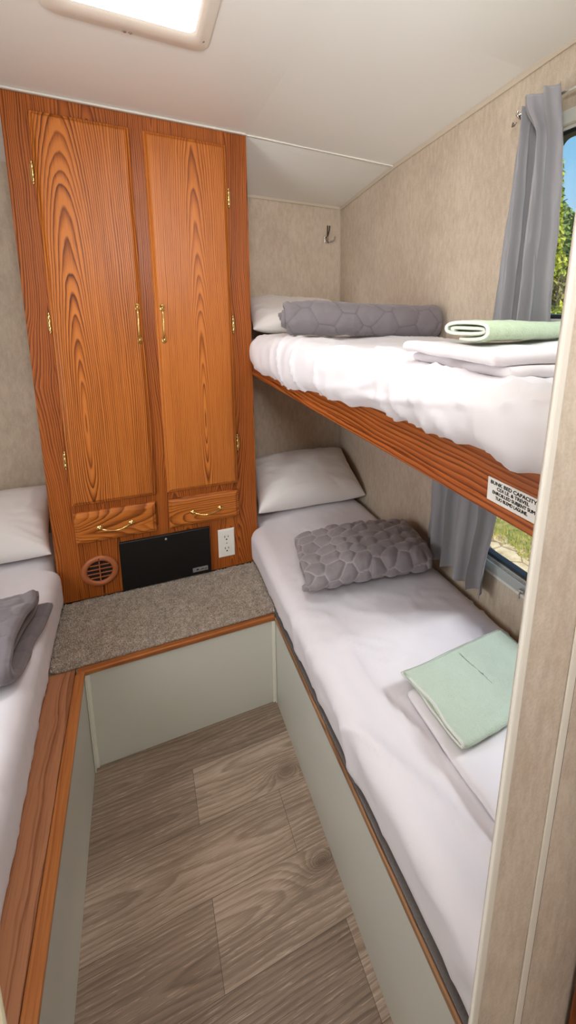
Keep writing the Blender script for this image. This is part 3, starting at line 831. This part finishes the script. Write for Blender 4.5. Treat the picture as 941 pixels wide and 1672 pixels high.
# ------------------------------------------------------------------ upper bunk
ub = thing('upper_bunk', 'upper bunk platform with deep oak front rail along the right wall', 'bunk bed', (0.25, -0.6, 1.158))
obj('rail', box(0.0, 0.020, -1.520, -0.004, 1.160, 1.243), M['oak_rail'], ub, bevel=0.003, label='oak front rail')
obj('rail_lip', box(-0.0035, 0.018, -1.520, -0.004, 1.157, 1.1725), M['oak_rail'], ub, bevel=0.003, label='oak moulding under the rail')
obj('deck', box(0.0205, XW - 0.004, -1.520, YB - 0.004, 1.168, 1.190), M['oak_trim'], ub)
obj('cleat', box(XW - 0.024, XW - 0.004, -1.520, YB - 0.004, 1.140, 1.1675), M['oak_rail'], ub)

FY = np.array([-1.52, -1.45, -1.31, -1.13, -0.88, -0.64, -0.49, -0.25, -0.02, 0.02])
FZ = np.array([1.236, 1.234, 1.226, 1.221, 1.214, 1.184, 1.172, 1.178, 1.188, 1.19])
um = thing('mattress', 'mattress under rumpled white sheet on the upper bunk', 'mattress', (0.26, -0.75, 1.191))
obj('mattress_core', soft_box(0.024, 0.506, -1.512, -0.012, 1.1915, 1.305, 0.03, 0.03), M['sheet'], um, smooth=True)
g = soft_box(-0.016, 0.5075, -1.517, -0.0015, 1.15, 1.322, (0.040, 0.095, 0.060), 0.0105, drop_faces=((2, 0), (0, 1)))
v, f = g
zt = (v[:, 2] - 1.15) / 0.172
zb = np.where(v[:, 0] < 0.02, np.interp(v[:, 1], FY, FZ) + 0.004 * vnoise(v[:, 1] * 22, v[:, 1] * 0, 0, 8), 1.192)
zb = zb + (1.250 - zb) * np.where(v[:, 1] < -1.51, 1, 0)
v[:, 2] = zb + zt * (1.322 - zb)
v[:, 2] += zt ** 2 * (0.012 * sstep(0.10, 0.5, v[:, 0]) * sstep(-0.1, -0.4, v[:, 1]) - 0.010 * sstep(-0.22, -0.02, v[:, 1]) + 0.0045 * fbm(v[:, 0] * 5, v[:, 1] * 4, 0, 55))
v[:, 0] -= sstep(0.05, -0.01, v[:, 0]) * (0.010 * np.sin(zt * PI))
def wu(v, n):
    x, y, z = v.T
    side = np.clip(-n[:, 0], 0, 1)
    s = y + (1.33 - z) * 0.5 + x * 0.9
    a = ridge(vnoise(s * 16, (z + x) * 5, 0, 61), 2.5)
    b = ridge(vnoise((y * 0.9 - x * 1.2) * 14, (x + y) * 3.0, 0, 62), 3) * sstep(0.4, 0.05, x)
    c = ridge(vnoise(y * 6, (x + z) * 30 + y * 5, 0, 64), 4) * sstep(-0.7, -1.1, y)
    return np.maximum((0.0085 * a * (0.35 + 0.65 * side) + 0.008 * b + 0.008 * c + 0.0015 * fbm(x * 12, y * 10, z * 10, 63, 3)), -0.001)
obj('fitted_sheet', displace((v, f), wu), M['sheet'], um, smooth=True)
tag(obj('mattress_pad', soft_box(0.006, 0.507, 0.003, 0.341, 1.1915, 1.280, 0.02, 0.03), M['pad'], smooth=True), 'grey pad at the head of the upper bunk under its pillow', 'pad')

# ================================================================== pillows
def pillow(cx, cy, cz, w, d, th, thb, tilt, seed, yaw=0.0, sag=0.0):
    n = 61
    u = np.sin(np.linspace(-1, 1, n) * PI / 2); U, W = np.meshgrid(u, u, indexing='ij')
    pin = 0.07
    X = w / 2 * U * (1 - pin * (1 - W ** 2) * (np.abs(U) ** 3)); Y = d / 2 * W * (1 - pin * (1 - U ** 2) * (np.abs(W) ** 3))
    hgt = np.clip((1 - np.abs(U) ** 2.6) * (1 - np.abs(W) ** 2.6), 0, 1) ** 0.44
    edge = np.maximum(np.abs(U), np.abs(W)); ang = np.arctan2(W, U)
    wrk = ridge(vnoise(ang * 5.5 + 0.3 * vnoise(X * 12, Y * 12, 0, seed), edge * 2.2, 0, seed + 1), 3) * sstep(0.35, 0.75, edge) * sstep(1.0, 0.9, edge)
    lump = fbm(X * 7, Y * 7, 0, seed + 2, 3)
    top = th * hgt * (1 + 0.10 * lump) + 0.006 * wrk * hgt ** 0.3
    bot = -thb * hgt * (1 + 0.06 * fbm(X * 6, Y * 6, 0, seed + 5, 2))
    warp = 0.010 * vnoise(X * 6, Y * 6, 0, seed + 9) * edge ** 3
    A = np.stack([X, Y, top + warp], -1); B = np.stack([X, Y, bot + warp], -1)
    va, fa = grid(A); vb, fb = grid(B, flip=True)
    rim = [(i, 0) for i in range(n)] + [(n - 1, j) for j in range(1, n)] + [(i, n - 1) for i in range(n - 2, -1, -1)] + [(0, j) for j in range(n - 2, 0, -1)]
    ids = {i * n + j: i * n + j for i, j in rim}
    off = n * n
    fb2 = [tuple((ids.get(k) if k in ids else k + off) for k in q) for q in fb]
    v = np.vstack([va, vb])
    v[:, 2] += sag * (v[:, 0] / (w / 2)) ** 2
    used = np.zeros(len(v), bool)
    for q in fa + fb2:
        for k in q: used[k] = True
    remap = np.cumsum(used) - 1
    F = [tuple(int(remap[k]) for k in q) for q in fa + fb2]; v = v[used]
    R = np.array(Matrix.Rotation(yaw, 3, 'Z') @ Matrix.Rotation(tilt, 3, 'X'))
    return v @ R.T + np.array([cx, cy, cz]), F
tag(obj('pillow', pillow(0.258, 0.150, 0.640, 0.500, 0.33, 0.092, 0.075, math.radians(25), 100), M['pillow'], smooth=True), 'white pillow at the head of the lower right bunk', 'pillow')
tag(obj('pillow', pillow(0.258, 0.172, 1.392, 0.490, 0.31, 0.062, 0.062, math.radians(18), 120, sag=-0.012), M['pillow'], smooth=True), 'white pillow on the upper bunk behind the rolled grey quilt', 'pillow')
tag(obj('pillow', pillow(-0.965, 0.165, 0.628, 0.50, 0.31, 0.072, 0.07, math.radians(30), 140), M['pillow'], smooth=True), 'white pillow on the left bed against the wardrobe side', 'pillow')

# ================================================================== folded and rolled textiles
def cells(s, t, size, seed):
    """distance to the border of rounded quilt cells laid over (s, t)"""
    r = np.random.default_rng(seed)
    dy = size * 0.866
    s0, s1, t0, t1 = s.min() - size, s.max() + size, t.min() - size, t.max() + size
    pts = []
    j = 0; y = t0
    while y < t1:
        x = s0 + (size / 2 if j % 2 else 0)
        while x < s1:
            pts.append((x + r.uniform(-0.22, 0.22) * size, y + r.uniform(-0.22, 0.22) * size)); x += size
        y += dy; j += 1
    pts = np.array(pts)
    q = np.column_stack([s.ravel(), t.ravel()])
    out = np.empty(len(q))
    for k in range(0, len(q), 4000):
        d = np.sort(np.linalg.norm(q[k:k + 4000, None, :] - pts[None], axis=2), axis=1)
        out[k:k + 4000] = (d[:, 1] - d[:, 0]) / 2
    return out.reshape(s.shape)

STITCH = {}
def roll(W, H, turns, th, length, quilt=None, seed=0, nt=90, per=90, power=0.75, inner=0.25, flare=0.0, start=-PI * 0.75, shear=0.0, puff=0.006, rough=0.002, lump=0.004, hang=0.0):
    """cloth of thickness th wound into a flattened spiral; local x = along the roll, y = across, z = up; returns verts, faces and ids of the outer end rims"""
    ns = int(per * turns)
    th_ = np.linspace(0, turns * 2 * PI, ns)
    left = (turns * 2 * PI - th_) / (2 * PI)                 # turns still to go to the outside
    a = np.maximum(W / 2 - th / 2 - left * th * 1.18, W * 0.10 * inner + th * 0.3); b = np.maximum(H / 2 - th / 2 - left * th * 1.18, th * 0.30)
    ang = th_ + start - turns * 2 * PI
    c, s = np.cos(ang), np.sin(ang)
    Yc = a * np.sign(c) * np.abs(c) ** power; Zc = b * np.sign(s) * np.abs(s) ** (power * 0.9 + 0.1)
    dl = np.hypot(np.diff(Yc), np.diff(Zc)); arc = np.concatenate([[0], np.cumsum(dl)])
    # resample evenly
    q = np.linspace(0, arc[-1], ns); Yc = np.interp(q, arc, Yc); Zc = np.interp(q, arc, Zc); left = np.interp(q, arc, left)
    T = np.stack([np.gradient(Yc), np.gradient(Zc)], 1); T /= np.linalg.norm(T, axis=1)[:, None] + 1e-12
    N = np.stack([T[:, 1], -T[:, 0]], 1)                     # outward for counter-clockwise winding
    t = np.linspace(-length / 2, length / 2, nt)
    Sg, Tg = np.meshgrid(q, t, indexing='ij')
    Lf = np.repeat(left[:, None], nt, 1)
    e = np.ones_like(Sg)
    pf = np.zeros_like(Sg)
    if quilt:
        d = cells(Sg, Tg, quilt, seed)
        pf = puff * np.sqrt(sstep(0.0, 0.019, d)) * (0.85 + 0.3 * vnoise(Sg / quilt, Tg / quilt, 0, seed)) - puff * 0.5
    pf = pf + rough * fbm(Sg * 30, Tg * 30, 0, seed + 3, 3)
    endt = sstep(0, 0.012, length / 2 - np.abs(Tg))
    half = th / 2 * (0.55 + 0.45 * endt)
    roll.stitch = (1 - sstep(0.0007, 0.0024, d)) if quilt else np.zeros_like(Sg)
    def layer(sign):
        offs = half * sign + (pf if sign > 0 else -pf * 0.3) * np.where(Lf < 1.0, 1.0, 0.25) * endt
        Y = Yc[:, None] + N[:, 0:1] * offs; Z = Zc[:, None] + N[:, 1:2] * offs
        X = Tg + shear * (Lf - turns / 2) + 0.006 * vnoise(Sg * 14, np.sign(Tg), 0, seed + 7)
        Z = Z + lump * fbm(Tg * 7, Y * 7, 0, seed + 11, 2) * sstep(-H * 0.45, H * 0.4, Z)
        Y = Y + lump * fbm(Tg * 5, Z * 8, 3, seed + 12, 2)
        return np.stack([X, Y, Z], -1)
    A, B = layer(1), layer(-1)
    va, fa = grid(A); vb, fb = grid(B, flip=True)
    n = ns * nt
    F = fa + [tuple(i + n for i in qd) for qd in fb]
    for i in range(ns - 1):
        F.append((i * nt, n + i * nt, n + (i + 1) * nt, (i + 1) * nt))
        k = nt - 1
        F.append((i * nt + k, (i + 1) * nt + k, n + (i + 1) * nt + k, n + i * nt + k))
    for j in range(nt - 1):
        F.append((j, j + 1, n + j + 1, n + j))
        k = (ns - 1) * nt
        F.append((k + j, n + k + j, n + k + j + 1, k + j + 1))
    V = np.vstack([va, vb])
    rim = (A[:, 0] + B[:, 0]) / 2
    edge = (A[-1] + B[-1]) / 2
    return V, F, rim, edge

def pose(v, c, yaw=0.0, tilt=0.0, zmin=None, roll_=0.0):
    R = np.array(Matrix.Rotation(yaw, 3, 'Z') @ Matrix.Rotation(tilt, 3, 'Y') @ Matrix.Rotation(roll_, 3, 'X'))
    w = np.asarray(v) @ R.T
    off = np.array([c[0], c[1], 0.0])
    off[2] = c[2]
    return w + off

# rolled quilt on the upper bunk
V_, F_, _, _ = roll(0.140, 0.118, 2.4, 0.020, 0.50, quilt=0.075, seed=5, nt=130, per=90, power=0.85, inner=0.3, puff=0.0032, shear=-0.012, start=-PI * 0.62, lump=0.006)
def stitched(o, st):
    a = o.data.attributes.new('stitch', 'FLOAT', 'POINT')
    a.data.foreach_set('value', np.concatenate([st.ravel(), st.ravel()]).astype(np.float32)); return o
tag(stitched(obj('quilt', (pose(V_, (0.255, -0.435, 1.389), yaw=math.radians(-15)), F_), M['quilt_dark'], smooth=True), roll.stitch * 0.9), 'grey quilt rolled up in front of the upper bunk pillow', 'quilt')

# folded quilt on the lower bunk
V_, F_, _, _ = roll(0.320, 0.122, 2.1, 0.026, 0.425, quilt=0.056, seed=11, nt=150, per=150, power=0.66, inner=0.6, puff=0.0105, shear=0.014, start=-PI * 0.70, lump=0.010)
V_[:, 2] = (V_[:, 2] + 0.061) * (1 - 0.13 * np.clip(np.abs(V_[:, 0]) / 0.21, 0, 1.1) ** 3 - 0.12 * np.clip(-V_[:, 0] / 0.21, 0, 1) ** 2) - 0.061
w = pose(V_, (0.255, -0.490, 0.6030), yaw=math.radians(-9))
tag(stitched(obj('quilt', (w, F_), M['quilt'], smooth=True), roll.stitch), 'grey pebble-stitched quilt folded on the lower right bunk', 'quilt')

# folded quilt on the left bed
V_, F_, _, _ = roll(0.37, 0.125, 1.7, 0.024, 0.45, quilt=0.075, seed=17, nt=120, per=130, power=0.70, inner=0.4, puff=0.006, shear=-0.03, start=-PI * 0.20, lump=0.014)
w = pose(V_, (-0.935, -0.415, 0.570), yaw=math.radians(-5))
tag(stitched(obj('quilt', (w, F_), M['quilt_dark'], smooth=True), roll.stitch * 0.5), 'grey quilt folded loosely on the left bed', 'quilt')

# green towel on the lower bunk, over a folded white sheet
g = soft_box(0.104, 0.485, -1.43, -1.03, 0.532, 0.549, 0.008, 0.011)
v, f = g
v[:, 2] += 0.004 * fbm(v[:, 0] * 6, v[:, 1] * 6, 0, 91)
v[:, 0] += 0.05 * (v[:, 1] + 1.2) * 0.2 + 0.003 * vnoise(v[:, 1] * 9, v[:, 2] * 0, 0, 92)
tag(obj('folded_sheet', displace((v, f), lambda v, n: 0.0035 * ridge(vnoise(v[:, 0] * 8 + v[:, 1] * 5, v[:, 1] * 16, 0, 93), 3) * np.clip(n[:, 2], 0, 1)), M['white_fold'], smooth=True), 'white folded sheet lying under the mint towel on the lower bunk', 'sheet')
tw = thing('towel', 'mint green towel folded flat on the lower right bunk', 'towel', (0.27, -1.09, 0.545))
V_, F_, rim, edge = roll(0.235, 0.032, 2.0, 0.0085, 0.315, seed=23, nt=110, per=150, power=0.42, inner=0.9, rough=0.0012, lump=0.006, start=-PI * 0.03)
PT = ((0.280, -1.098, 0.5685), math.radians(3))
obj('cloth', (pose(V_, PT[0], yaw=PT[1]), F_), M['towel'], tw, smooth=True)
obj('hem', tube(pose(rim[150:], PT[0], yaw=PT[1]), 0.0032, 8), M['hem'], tw, smooth=True, label='pale stitched hem')

# white folded sheet and rolled green towel on the upper bunk
def slab(x0, x1, y0, y1, z0, z1, seed):
    v, f = soft_box(x0, x1, y0, y1, z0, z1, (z1 - z0) * 0.49, 0.0085)
    v[:, 2] += 0.0035 * fbm(v[:, 0] * 8, v[:, 1] * 8, 0, seed)
    v[:, 0] += 0.004 * fbm(v[:, 1] * 9, v[:, 2] * 3, 0, seed + 1); v[:, 1] += 0.004 * fbm(v[:, 0] * 9, v[:, 2] * 3, 0, seed + 2)
    return v, f
def turn(g, c, yaw):
    v, f = g; v = np.array(v); a = np.array([c[0], c[1], 0])
    return (v - a) @ np.array(Matrix.Rotation(yaw, 3, 'Z')).T + a, f
g = join(slab(0.045, 0.47, -1.345, -1.09, 1.3255, 1.342, 201), slab(0.022, 0.47, -1.335, -1.085, 1.3405, 1.359, 211))
tag(obj('folded_sheet', turn(g, (0.25, -1.25), math.radians(-1)), M['white_fold'], smooth=True), 'white sheet folded in two thick layers on the upper bunk', 'sheet')
tu = thing('towel', 'sage green towel rolled on top of the white folded sheet, upper bunk', 'towel', (0.27, -1.15, 1.363))
V_, F_, rim, edge = roll(0.108, 0.041, 1.9, 0.0080, 0.42, seed=29, nt=90, per=90, power=0.7, inner=0.5, rough=0.0014, lump=0.003, start=-PI * 0.45)
PU = ((0.310, -1.115, 1.3835), math.radians(14))
obj('cloth', (pose(V_, PU[0], yaw=PU[1]), F_), M['towel_up'], tu, smooth=True)
obj('hem', tube(pose(rim, PU[0], yaw=PU[1]), 0.003, 8), M['hem'], tu, smooth=True, label='pale hem on the end of the roll')

# ================================================================== curtains
def drape(yl, yr, z, xc, folds, amp, seed, nu=120, thick=0.0012, ph=0.0):
    """yl, yr, z and amp are functions of v (0 top, 1 bottom)"""
    nv = 80
    u = np.linspace(0, 1, nu); v = np.linspace(0, 1, nv)
    U, W = np.meshgrid(u, v, indexing='ij')
    Yl, Yr = yl(W), yr(W)
    warp = U + 0.035 * np.sin(U * PI * 2 * folds * 0.5 + 1.0) + 0.02 * vnoise(U * 3, W * 2.0, 0, seed)
    phs = warp * 2 * PI * folds + ph + 0.5 * vnoise(W * 2, W * 0, 0, seed + 1)
    s = np.sin(phs); s = np.sign(s) * np.abs(s) ** 0.75
    X = xc + amp(W) * s + 0.003 * fbm(U * 5, W * 5, 0, seed + 2)
    Y = Yl + (Yr - Yl) * U + amp(W) * 0.35 * np.cos(phs)
    Z = z(W) + 0.004 * vnoise(U * 4, W * 0, 0, seed + 4) * W
    g = np.stack([X, Y, Z], -1)
    va, fa = grid(g); vb, fb = grid(g + np.array([thick, 0, 0]), flip=True)
    n = nu * nv
    F = fa + [tuple(i + n for i in q) for q in fb]
    for j in range(nv - 1):
        F.append((j, n + j, n + j + 1, j + 1)); k = (nu - 1) * nv
        F.append((k + j, k + j + 1, n + k + j + 1, n + k + j))
    for i in range(nu - 1):
        F.append((i * nv, (i + 1) * nv, n + (i + 1) * nv, n + i * nv)); k = nv - 1
        F.append((i * nv + k, n + i * nv + k, n + (i + 1) * nv + k, (i + 1) * nv + k))
    return np.vstack([va, vb]), F
lerp = lambda a, b: (lambda t: a + (b - a) * t)
# rod of the upper window
cr = thing('curtain_rod', 'thin metal curtain rod above the upper window', 'curtain rod', (0.478, -1.15, 1.88))
obj('rod', tube([(0.478, -0.852, 1.893), (0.478, -1.505, 1.893)], 0.0045, 12), M['chrome'], cr, smooth=True)
obj('bracket', join(tube([(XW - 0.001, -0.858, 1.886), (0.495, -0.858, 1.884), (0.478, -0.857, 1.8845), (0.470, -0.854, 1.892), (0.474, -0.852, 1.900)], 0.0028, 8), tube([(0.4785, -0.846, 1.880), (0.474, -0.842, 1.871), (0.468, -0.844, 1.868), (0.465, -0.850, 1.875)], 0.0022, 8), box(XW - 0.003, XW - 0.0005, -0.868, -0.850, 1.872, 1.902)), M['chrome'], cr, smooth=True)
uc = thing('curtain', 'grey curtain gathered at the upper window beside the folded towel', 'curtain', (0.465, -0.92, 1.384))
g1 = drape(lambda t: -0.862 + 0.052 * t, lambda t: -0.962 - 0.034 * t, lambda t: 1.899 - 0.512 * t, 0.4745, 3.4, lambda t: 0.013 + 0.006 * t, 301)
obj('panel', g1, M['curtain'], uc, smooth=True)
CT = np.array([0, 0.167, 0.26, 0.41, 0.60, 0.75, 1.0])
CY = np.array([-0.994, -1.009, -1.016, -1.020, -1.023, -1.020, -1.018])
g2 = drape(lambda t: -0.890 - 0.052 * sstep(0.0, 0.20, t) + 0.020 * t, lambda t: np.interp(t, CT, CY), lambda t: 1.907 - 0.522 * t, 0.4500, 2.2, lambda t: 0.011 + 0.007 * t, 321, nu=70, ph=1.0)
obj('panel', g2, M['curtain'], uc, smooth=True)
g3 = drape(lambda t: -0.560 + 0.012 * t, lambda t: -0.906 + 0.044 * sstep(0.40, 1.0, t), lambda t: 1.126 - 0.552 * t, 0.474, 4.6, lambda t: 0.014 + 0.006 * t, 341, nu=170)
lc = thing('curtain', 'grey curtain hanging below the upper bunk at the lower window', 'curtain', (0.474, -0.73, 0.574))
obj('panel', g3, M['curtain'], lc, smooth=True)
obj('rod', join(tube([(0.482, -0.52, 1.118), (0.482, -1.505, 1.118)], 0.0045, 10), box(0.478, XW - 0.0005, -0.532, -0.524, 1.108, 1.128)), M['chrome'], lc)

# ------------------------------------------------------------------ warning label on the rail
lbz = thing('warning_label', 'white printed capacity label stuck on the upper bunk rail', 'label', (-0.001, -1.406, 1.1735))
obj('sticker', box(-0.0014, -0.0003, -1.4495, -1.363, 1.1735, 1.2045), M['sticker'], lbz)
def text(body, size, y, z, stretch=1.0, bold=0.0):
    cu = bpy.data.curves.new('lettering', 'FONT'); cu.body = body; cu.size = size; cu.align_x = 'LEFT'; cu.extrude = 0.0001; cu.offset = bold
    tmp = bpy.data.objects.new('tmp_text', cu); COL.objects.link(tmp)
    dg = bpy.context.evaluated_depsgraph_get(); me = bpy.data.meshes.new_from_object(tmp.evaluated_get(dg))
    vs = np.array([v.co[:] for v in me.vertices]); fs = [tuple(p.vertices) for p in me.polygons]
    bpy.data.objects.remove(tmp); bpy.data.curves.remove(cu); bpy.data.meshes.remove(me)
    wid = vs[:, 0].max() - vs[:, 0].min()
    k = stretch / wid
    out = np.column_stack([np.zeros(len(vs)) - 0.0016 - vs[:, 2] * 1.0, y - (vs[:, 0] - vs[:, 0].min()) * k, z + vs[:, 1]])
    return out, fs
LINES = [('BUNK BED CAPACITY', 0.0066, -1.3685, 1.1970, 0.077), ('CDI LE. & TREVEL', 0.0060, -1.3805, 1.1911, 0.054), ('ENROILLED SUBJENT SUM', 0.0060, -1.3730, 1.1848, 0.071), ('TUO BLEMD LAGUNE.', 0.0060, -1.3790, 1.1785, 0.054)]
obj('lettering', join(*[text(b, s, y + dy, z + dz, wd_, 0.0) for b, s, y, z, wd_ in LINES for dy, dz in ((0, 0), (0.00022, 0), (-0.00022, 0), (0, 0.00016), (0, -0.00016))]), M['ink'], lbz, label='black printed lettering')

# ================================================================== outside
struct('ground', box(-8, 30, -15, 30, -0.6, -0.5), M['ground'])
def leaves(n, blobs, size, seed):
    r = np.random.default_rng(seed)
    V, F = [], []
    tot = sum(b[3] * b[4] * b[5] for b in blobs)
    for bx_, by_, bz_, rx, ry, rz in blobs:
        m = int(n * rx * ry * rz / tot)
        d = r.normal(size=(m, 3)); d /= np.linalg.norm(d, axis=1)[:, None]
        p = np.array([bx_, by_, bz_]) + d * (r.uniform(0.35, 1.0, (m, 1)) ** 0.5) * np.array([rx, ry, rz])
        a = r.normal(size=(m, 3)); a /= np.linalg.norm(a, axis=1)[:, None]
        b = np.cross(a, r.normal(size=(m, 3))); b /= np.linalg.norm(b, axis=1)[:, None]
        s = size * r.uniform(0.6, 1.4, (m, 1))
        for q in range(m):
            k = len(V)
            V += [p[q] - a[q] * s[q], p[q] + b[q] * s[q] * 0.5, p[q] + a[q] * s[q], p[q] - b[q] * s[q] * 0.5]
            F.append((k, k + 1, k + 2, k + 3))
    return np.array(V), F
def tree(x, y, h, rad, leaf, n, seed, label, group, shape='round', cat='tree', size=0.07, name='tree'):
    t = thing(name, label, cat, (x, y, -0.5), group)
    r = random.Random(seed)
    z0 = -0.5
    if cat == 'tree':
        obj('trunk', tube([(x, y, z0 - 0.02), (x + 0.03, y, z0 + h * 0.3), (x - 0.02, y + 0.03, z0 + h * 0.8)], [rad * 0.11, rad * 0.08, rad * 0.03], 8), M['bark'], t, smooth=True)
    bl = []
    for k in range(16):
        f = (k + 0.5) / 16
        if shape == 'column':
            bl.append((x + r.uniform(-0.15, 0.15) * rad, y + r.uniform(-0.2, 0.2) * rad, z0 + h * (0.08 + 0.9 * f), rad * (1.05 - 0.85 * f), rad * (1.05 - 0.85 * f), h * 0.08))
        else:
            a = r.uniform(0, 2 * PI); q = r.uniform(0.2, 0.75)
            bl.append((x + rad * q * math.cos(a), y + rad * q * math.sin(a), z0 + h * (r.uniform(0.30, 0.88) if cat == 'tree' else r.uniform(0.15, 0.8)), rad * 0.45, rad * 0.45, h * 0.17))
    obj('foliage', leaves(n, bl, size, seed), leaf, t)
    return t
tree(6.1, 4.14, 4.45, 0.36, M['leaf_y'], 9000, 1, 'tall narrow yellow-green tree outside, against the curtain edge', None, 'column', size=0.06)
tree(8.9, 6.0, 5.0, 0.95, M['leaf_g'], 12000, 2, 'round green tree outside the upper window, right of the narrow one', None, size=0.085)
tree(4.7, 2.74, 2.3, 0.52, M['leaf_y'], 9000, 3, 'bright yellow-green bush outside the upper window', None, cat='bush', size=0.05, name='bush')
tree(5.6, 3.30, 2.75, 0.50, M['leaf_d'], 9000, 4, 'olive brown bush outside behind the yellow-green bush', None, cat='bush', size=0.055, name='bush')
for i, (x, y, h) in enumerate(((11.0, 9.2, 4.0), (9.4, 3.2, 3.0), (8.0, 0.2, 3.2), (9.0, 10.8, 3.6))):
    tree(x, y, h, 1.2, M['leaf_g'], 5000, 20 + i, 'green tree in the row beyond the garden', 'trees beyond the garden', size=0.11)
# grass beyond the path
r = np.random.default_rng(3)
V, F = [], []
N = 9000
gx = 2.24 + (r.uniform(0, 1, N) ** 1.7) * 2.6; gy = r.uniform(-0.6, 3.2, N)
keep = fbm(gx * 2.2, gy * 2.2, 0, 8, 3) + 0.9 * (np.exp(-((gx - 2.32) / 0.10) ** 2)) > -0.02
for x, y in zip(gx[keep], gy[keep]):
    a = r.uniform(0, 2 * PI); h = r.uniform(0.02, 0.065); l = r.uniform(0, 0.03); k = len(V); b = r.uniform(0, 2 * PI)
    w = 0.004
    V += [(x - w * math.cos(a), y - w * math.sin(a), -0.503), (x + w * math.cos(a), y + w * math.sin(a), -0.503), (x + l * math.cos(b), y + l * math.sin(b), -0.5 + h)]
    F.append((k, k + 1, k + 2))
go = obj('grass', (V, F), M['grass'])
go['kind'] = 'stuff'; go['label'] = 'dry yellow-green grass beyond the sandy path'; go['category'] = 'grass'

# ================================================================== light
W = bpy.data.worlds.new('sky'); S.world = W; W.use_nodes = True
nt = W.node_tree; nt.nodes.clear()
o = nt.nodes.new('ShaderNodeOutputWorld'); bg = nt.nodes.new('ShaderNodeBackground'); tc = nt.nodes.new('ShaderNodeTexCoord')
sx = nt.nodes.new('ShaderNodeSeparateXYZ'); rp = nt.nodes.new('ShaderNodeValToRGB')
nt.links.new(tc.outputs['Generated'], sx.inputs[0]); nt.links.new(sx.outputs[2], rp.inputs[0])
e = rp.color_ramp.elements
e[0].position = 0.0; e[0].color = lin(214, 234, 248); e[1].position = 0.6; e[1].color = lin(96, 170, 232)
m_ = e.new(0.28); m_.color = lin(150, 208, 246)
nt.links.new(rp.outputs[0], bg.inputs[0]); bg.inputs[1].default_value = 1.0
nt.links.new(bg.outputs[0], o.inputs[0])

def light(name, kind, loc, energy, color=(1, 1, 1), size=None, aim=None, **k):
    d = bpy.data.lights.new(name, kind); d.energy = energy; d.color = color
    if kind == 'AREA':
        d.shape = 'RECTANGLE'; d.size, d.size_y = size
    for kk, v in k.items(): setattr(d, kk, v)
    o = bpy.data.objects.new(name, d); COL.objects.link(o); o.location = loc
    if aim is not None:
        o.rotation_euler = (Vector(aim) - Vector(loc)).to_track_quat('-Z', 'Y').to_euler()
    return o
light('sun', 'SUN', (0, -5, 8), 3.6, (1.0, 0.94, 0.82), aim=(0.9, -1.6, 4.0), angle=0.01)
# daylight through the roof vent, plus added fill lamps
light('vent_daylight', 'AREA', (-0.36, -0.70, 2.158), 4.5, (0.98, 0.99, 1.0), (0.24, 0.25), (-0.36, -0.70, 0))
light('left_fill', 'AREA', (XL + 0.02, -0.875, 1.125), 7.8, (0.95, 0.98, 1.0), (0.62, 0.62), (0.4, -0.8, 0.95))  # area lamp inside the added left window, brightens the bunks
light('corridor_fill', 'AREA', (-0.42, -2.15, 1.98), 17.0, (1.0, 0.985, 0.97), (0.5, 0.5), (-0.38, -1.2, 1.0))  # added fill from behind the camera, no fixture modelled

light('outside_fill', 'AREA', (2.2, -1.8, 2.9), 95.0, (0.95, 0.98, 1.0), (0.9, 0.9), (0.1, -0.9, 0.52))  # area lamp added outside the right windows to brighten the lower bunk
light('ceiling_fill', 'AREA', (-0.36, -1.80, 1.70), 15.0, (0.97, 0.985, 1.0), (0.3, 0.2), (-0.20, -1.40, 2.25))  # added fill aimed up to brighten the ceiling by bounce

# ================================================================== camera
cam = bpy.data.cameras.new('camera'); co = bpy.data.objects.new('camera', cam); COL.objects.link(co)
f_, cx_, cy_ = 742.761, 612.571, 656.165
rx, ry, rz = -0.195, -0.023, -0.483
CR = (-0.46031721, 0.86880897, 0.18242541)
Mm = np.array([[0.88745627, 0.45566834, 0.06919352], [-0.46031721, 0.86880897, 0.18242541], [0.02300953, -0.19374554, 0.98078195]])
# columns of Mm: right, forward, up
R4 = Matrix(((Mm[0][0], Mm[0][2], -Mm[0][1], 0), (Mm[1][0], Mm[1][2], -Mm[1][1], 0), (Mm[2][0], Mm[2][2], -Mm[2][1], 0), (0, 0, 0, 1)))
co.matrix_world = Matrix.Translation((-0.395, -1.791, 1.410)) @ R4
cam.sensor_fit = 'VERTICAL'; cam.sensor_height = 36.0; cam.sensor_width = 36.0 * 941 / 1672
cam.lens = f_ * 36.0 / 1672
cam.shift_x = (470.5 - cx_) / 1672
cam.shift_y = (cy_ - 836.0) / 1672
cam.clip_start = 0.02; cam.clip_end = 200
S.camera = co

S.view_settings.view_transform = 'Standard'
try: S.view_settings.look = 'None'
except Exception: pass
S.view_settings.gamma = 1.0; S.view_settings.use_curve_mapping = False
S.view_settings.exposure = 0.0
S.cycles.use_denoising = True
S.cycles.max_bounces = 10; S.cycles.diffuse_bounces = 6; S.cycles.transparent_max_bounces = 12
S.cycles.sample_clamp_indirect = 6.0
S.cycles.caustics_reflective = False; S.cycles.caustics_refractive = False
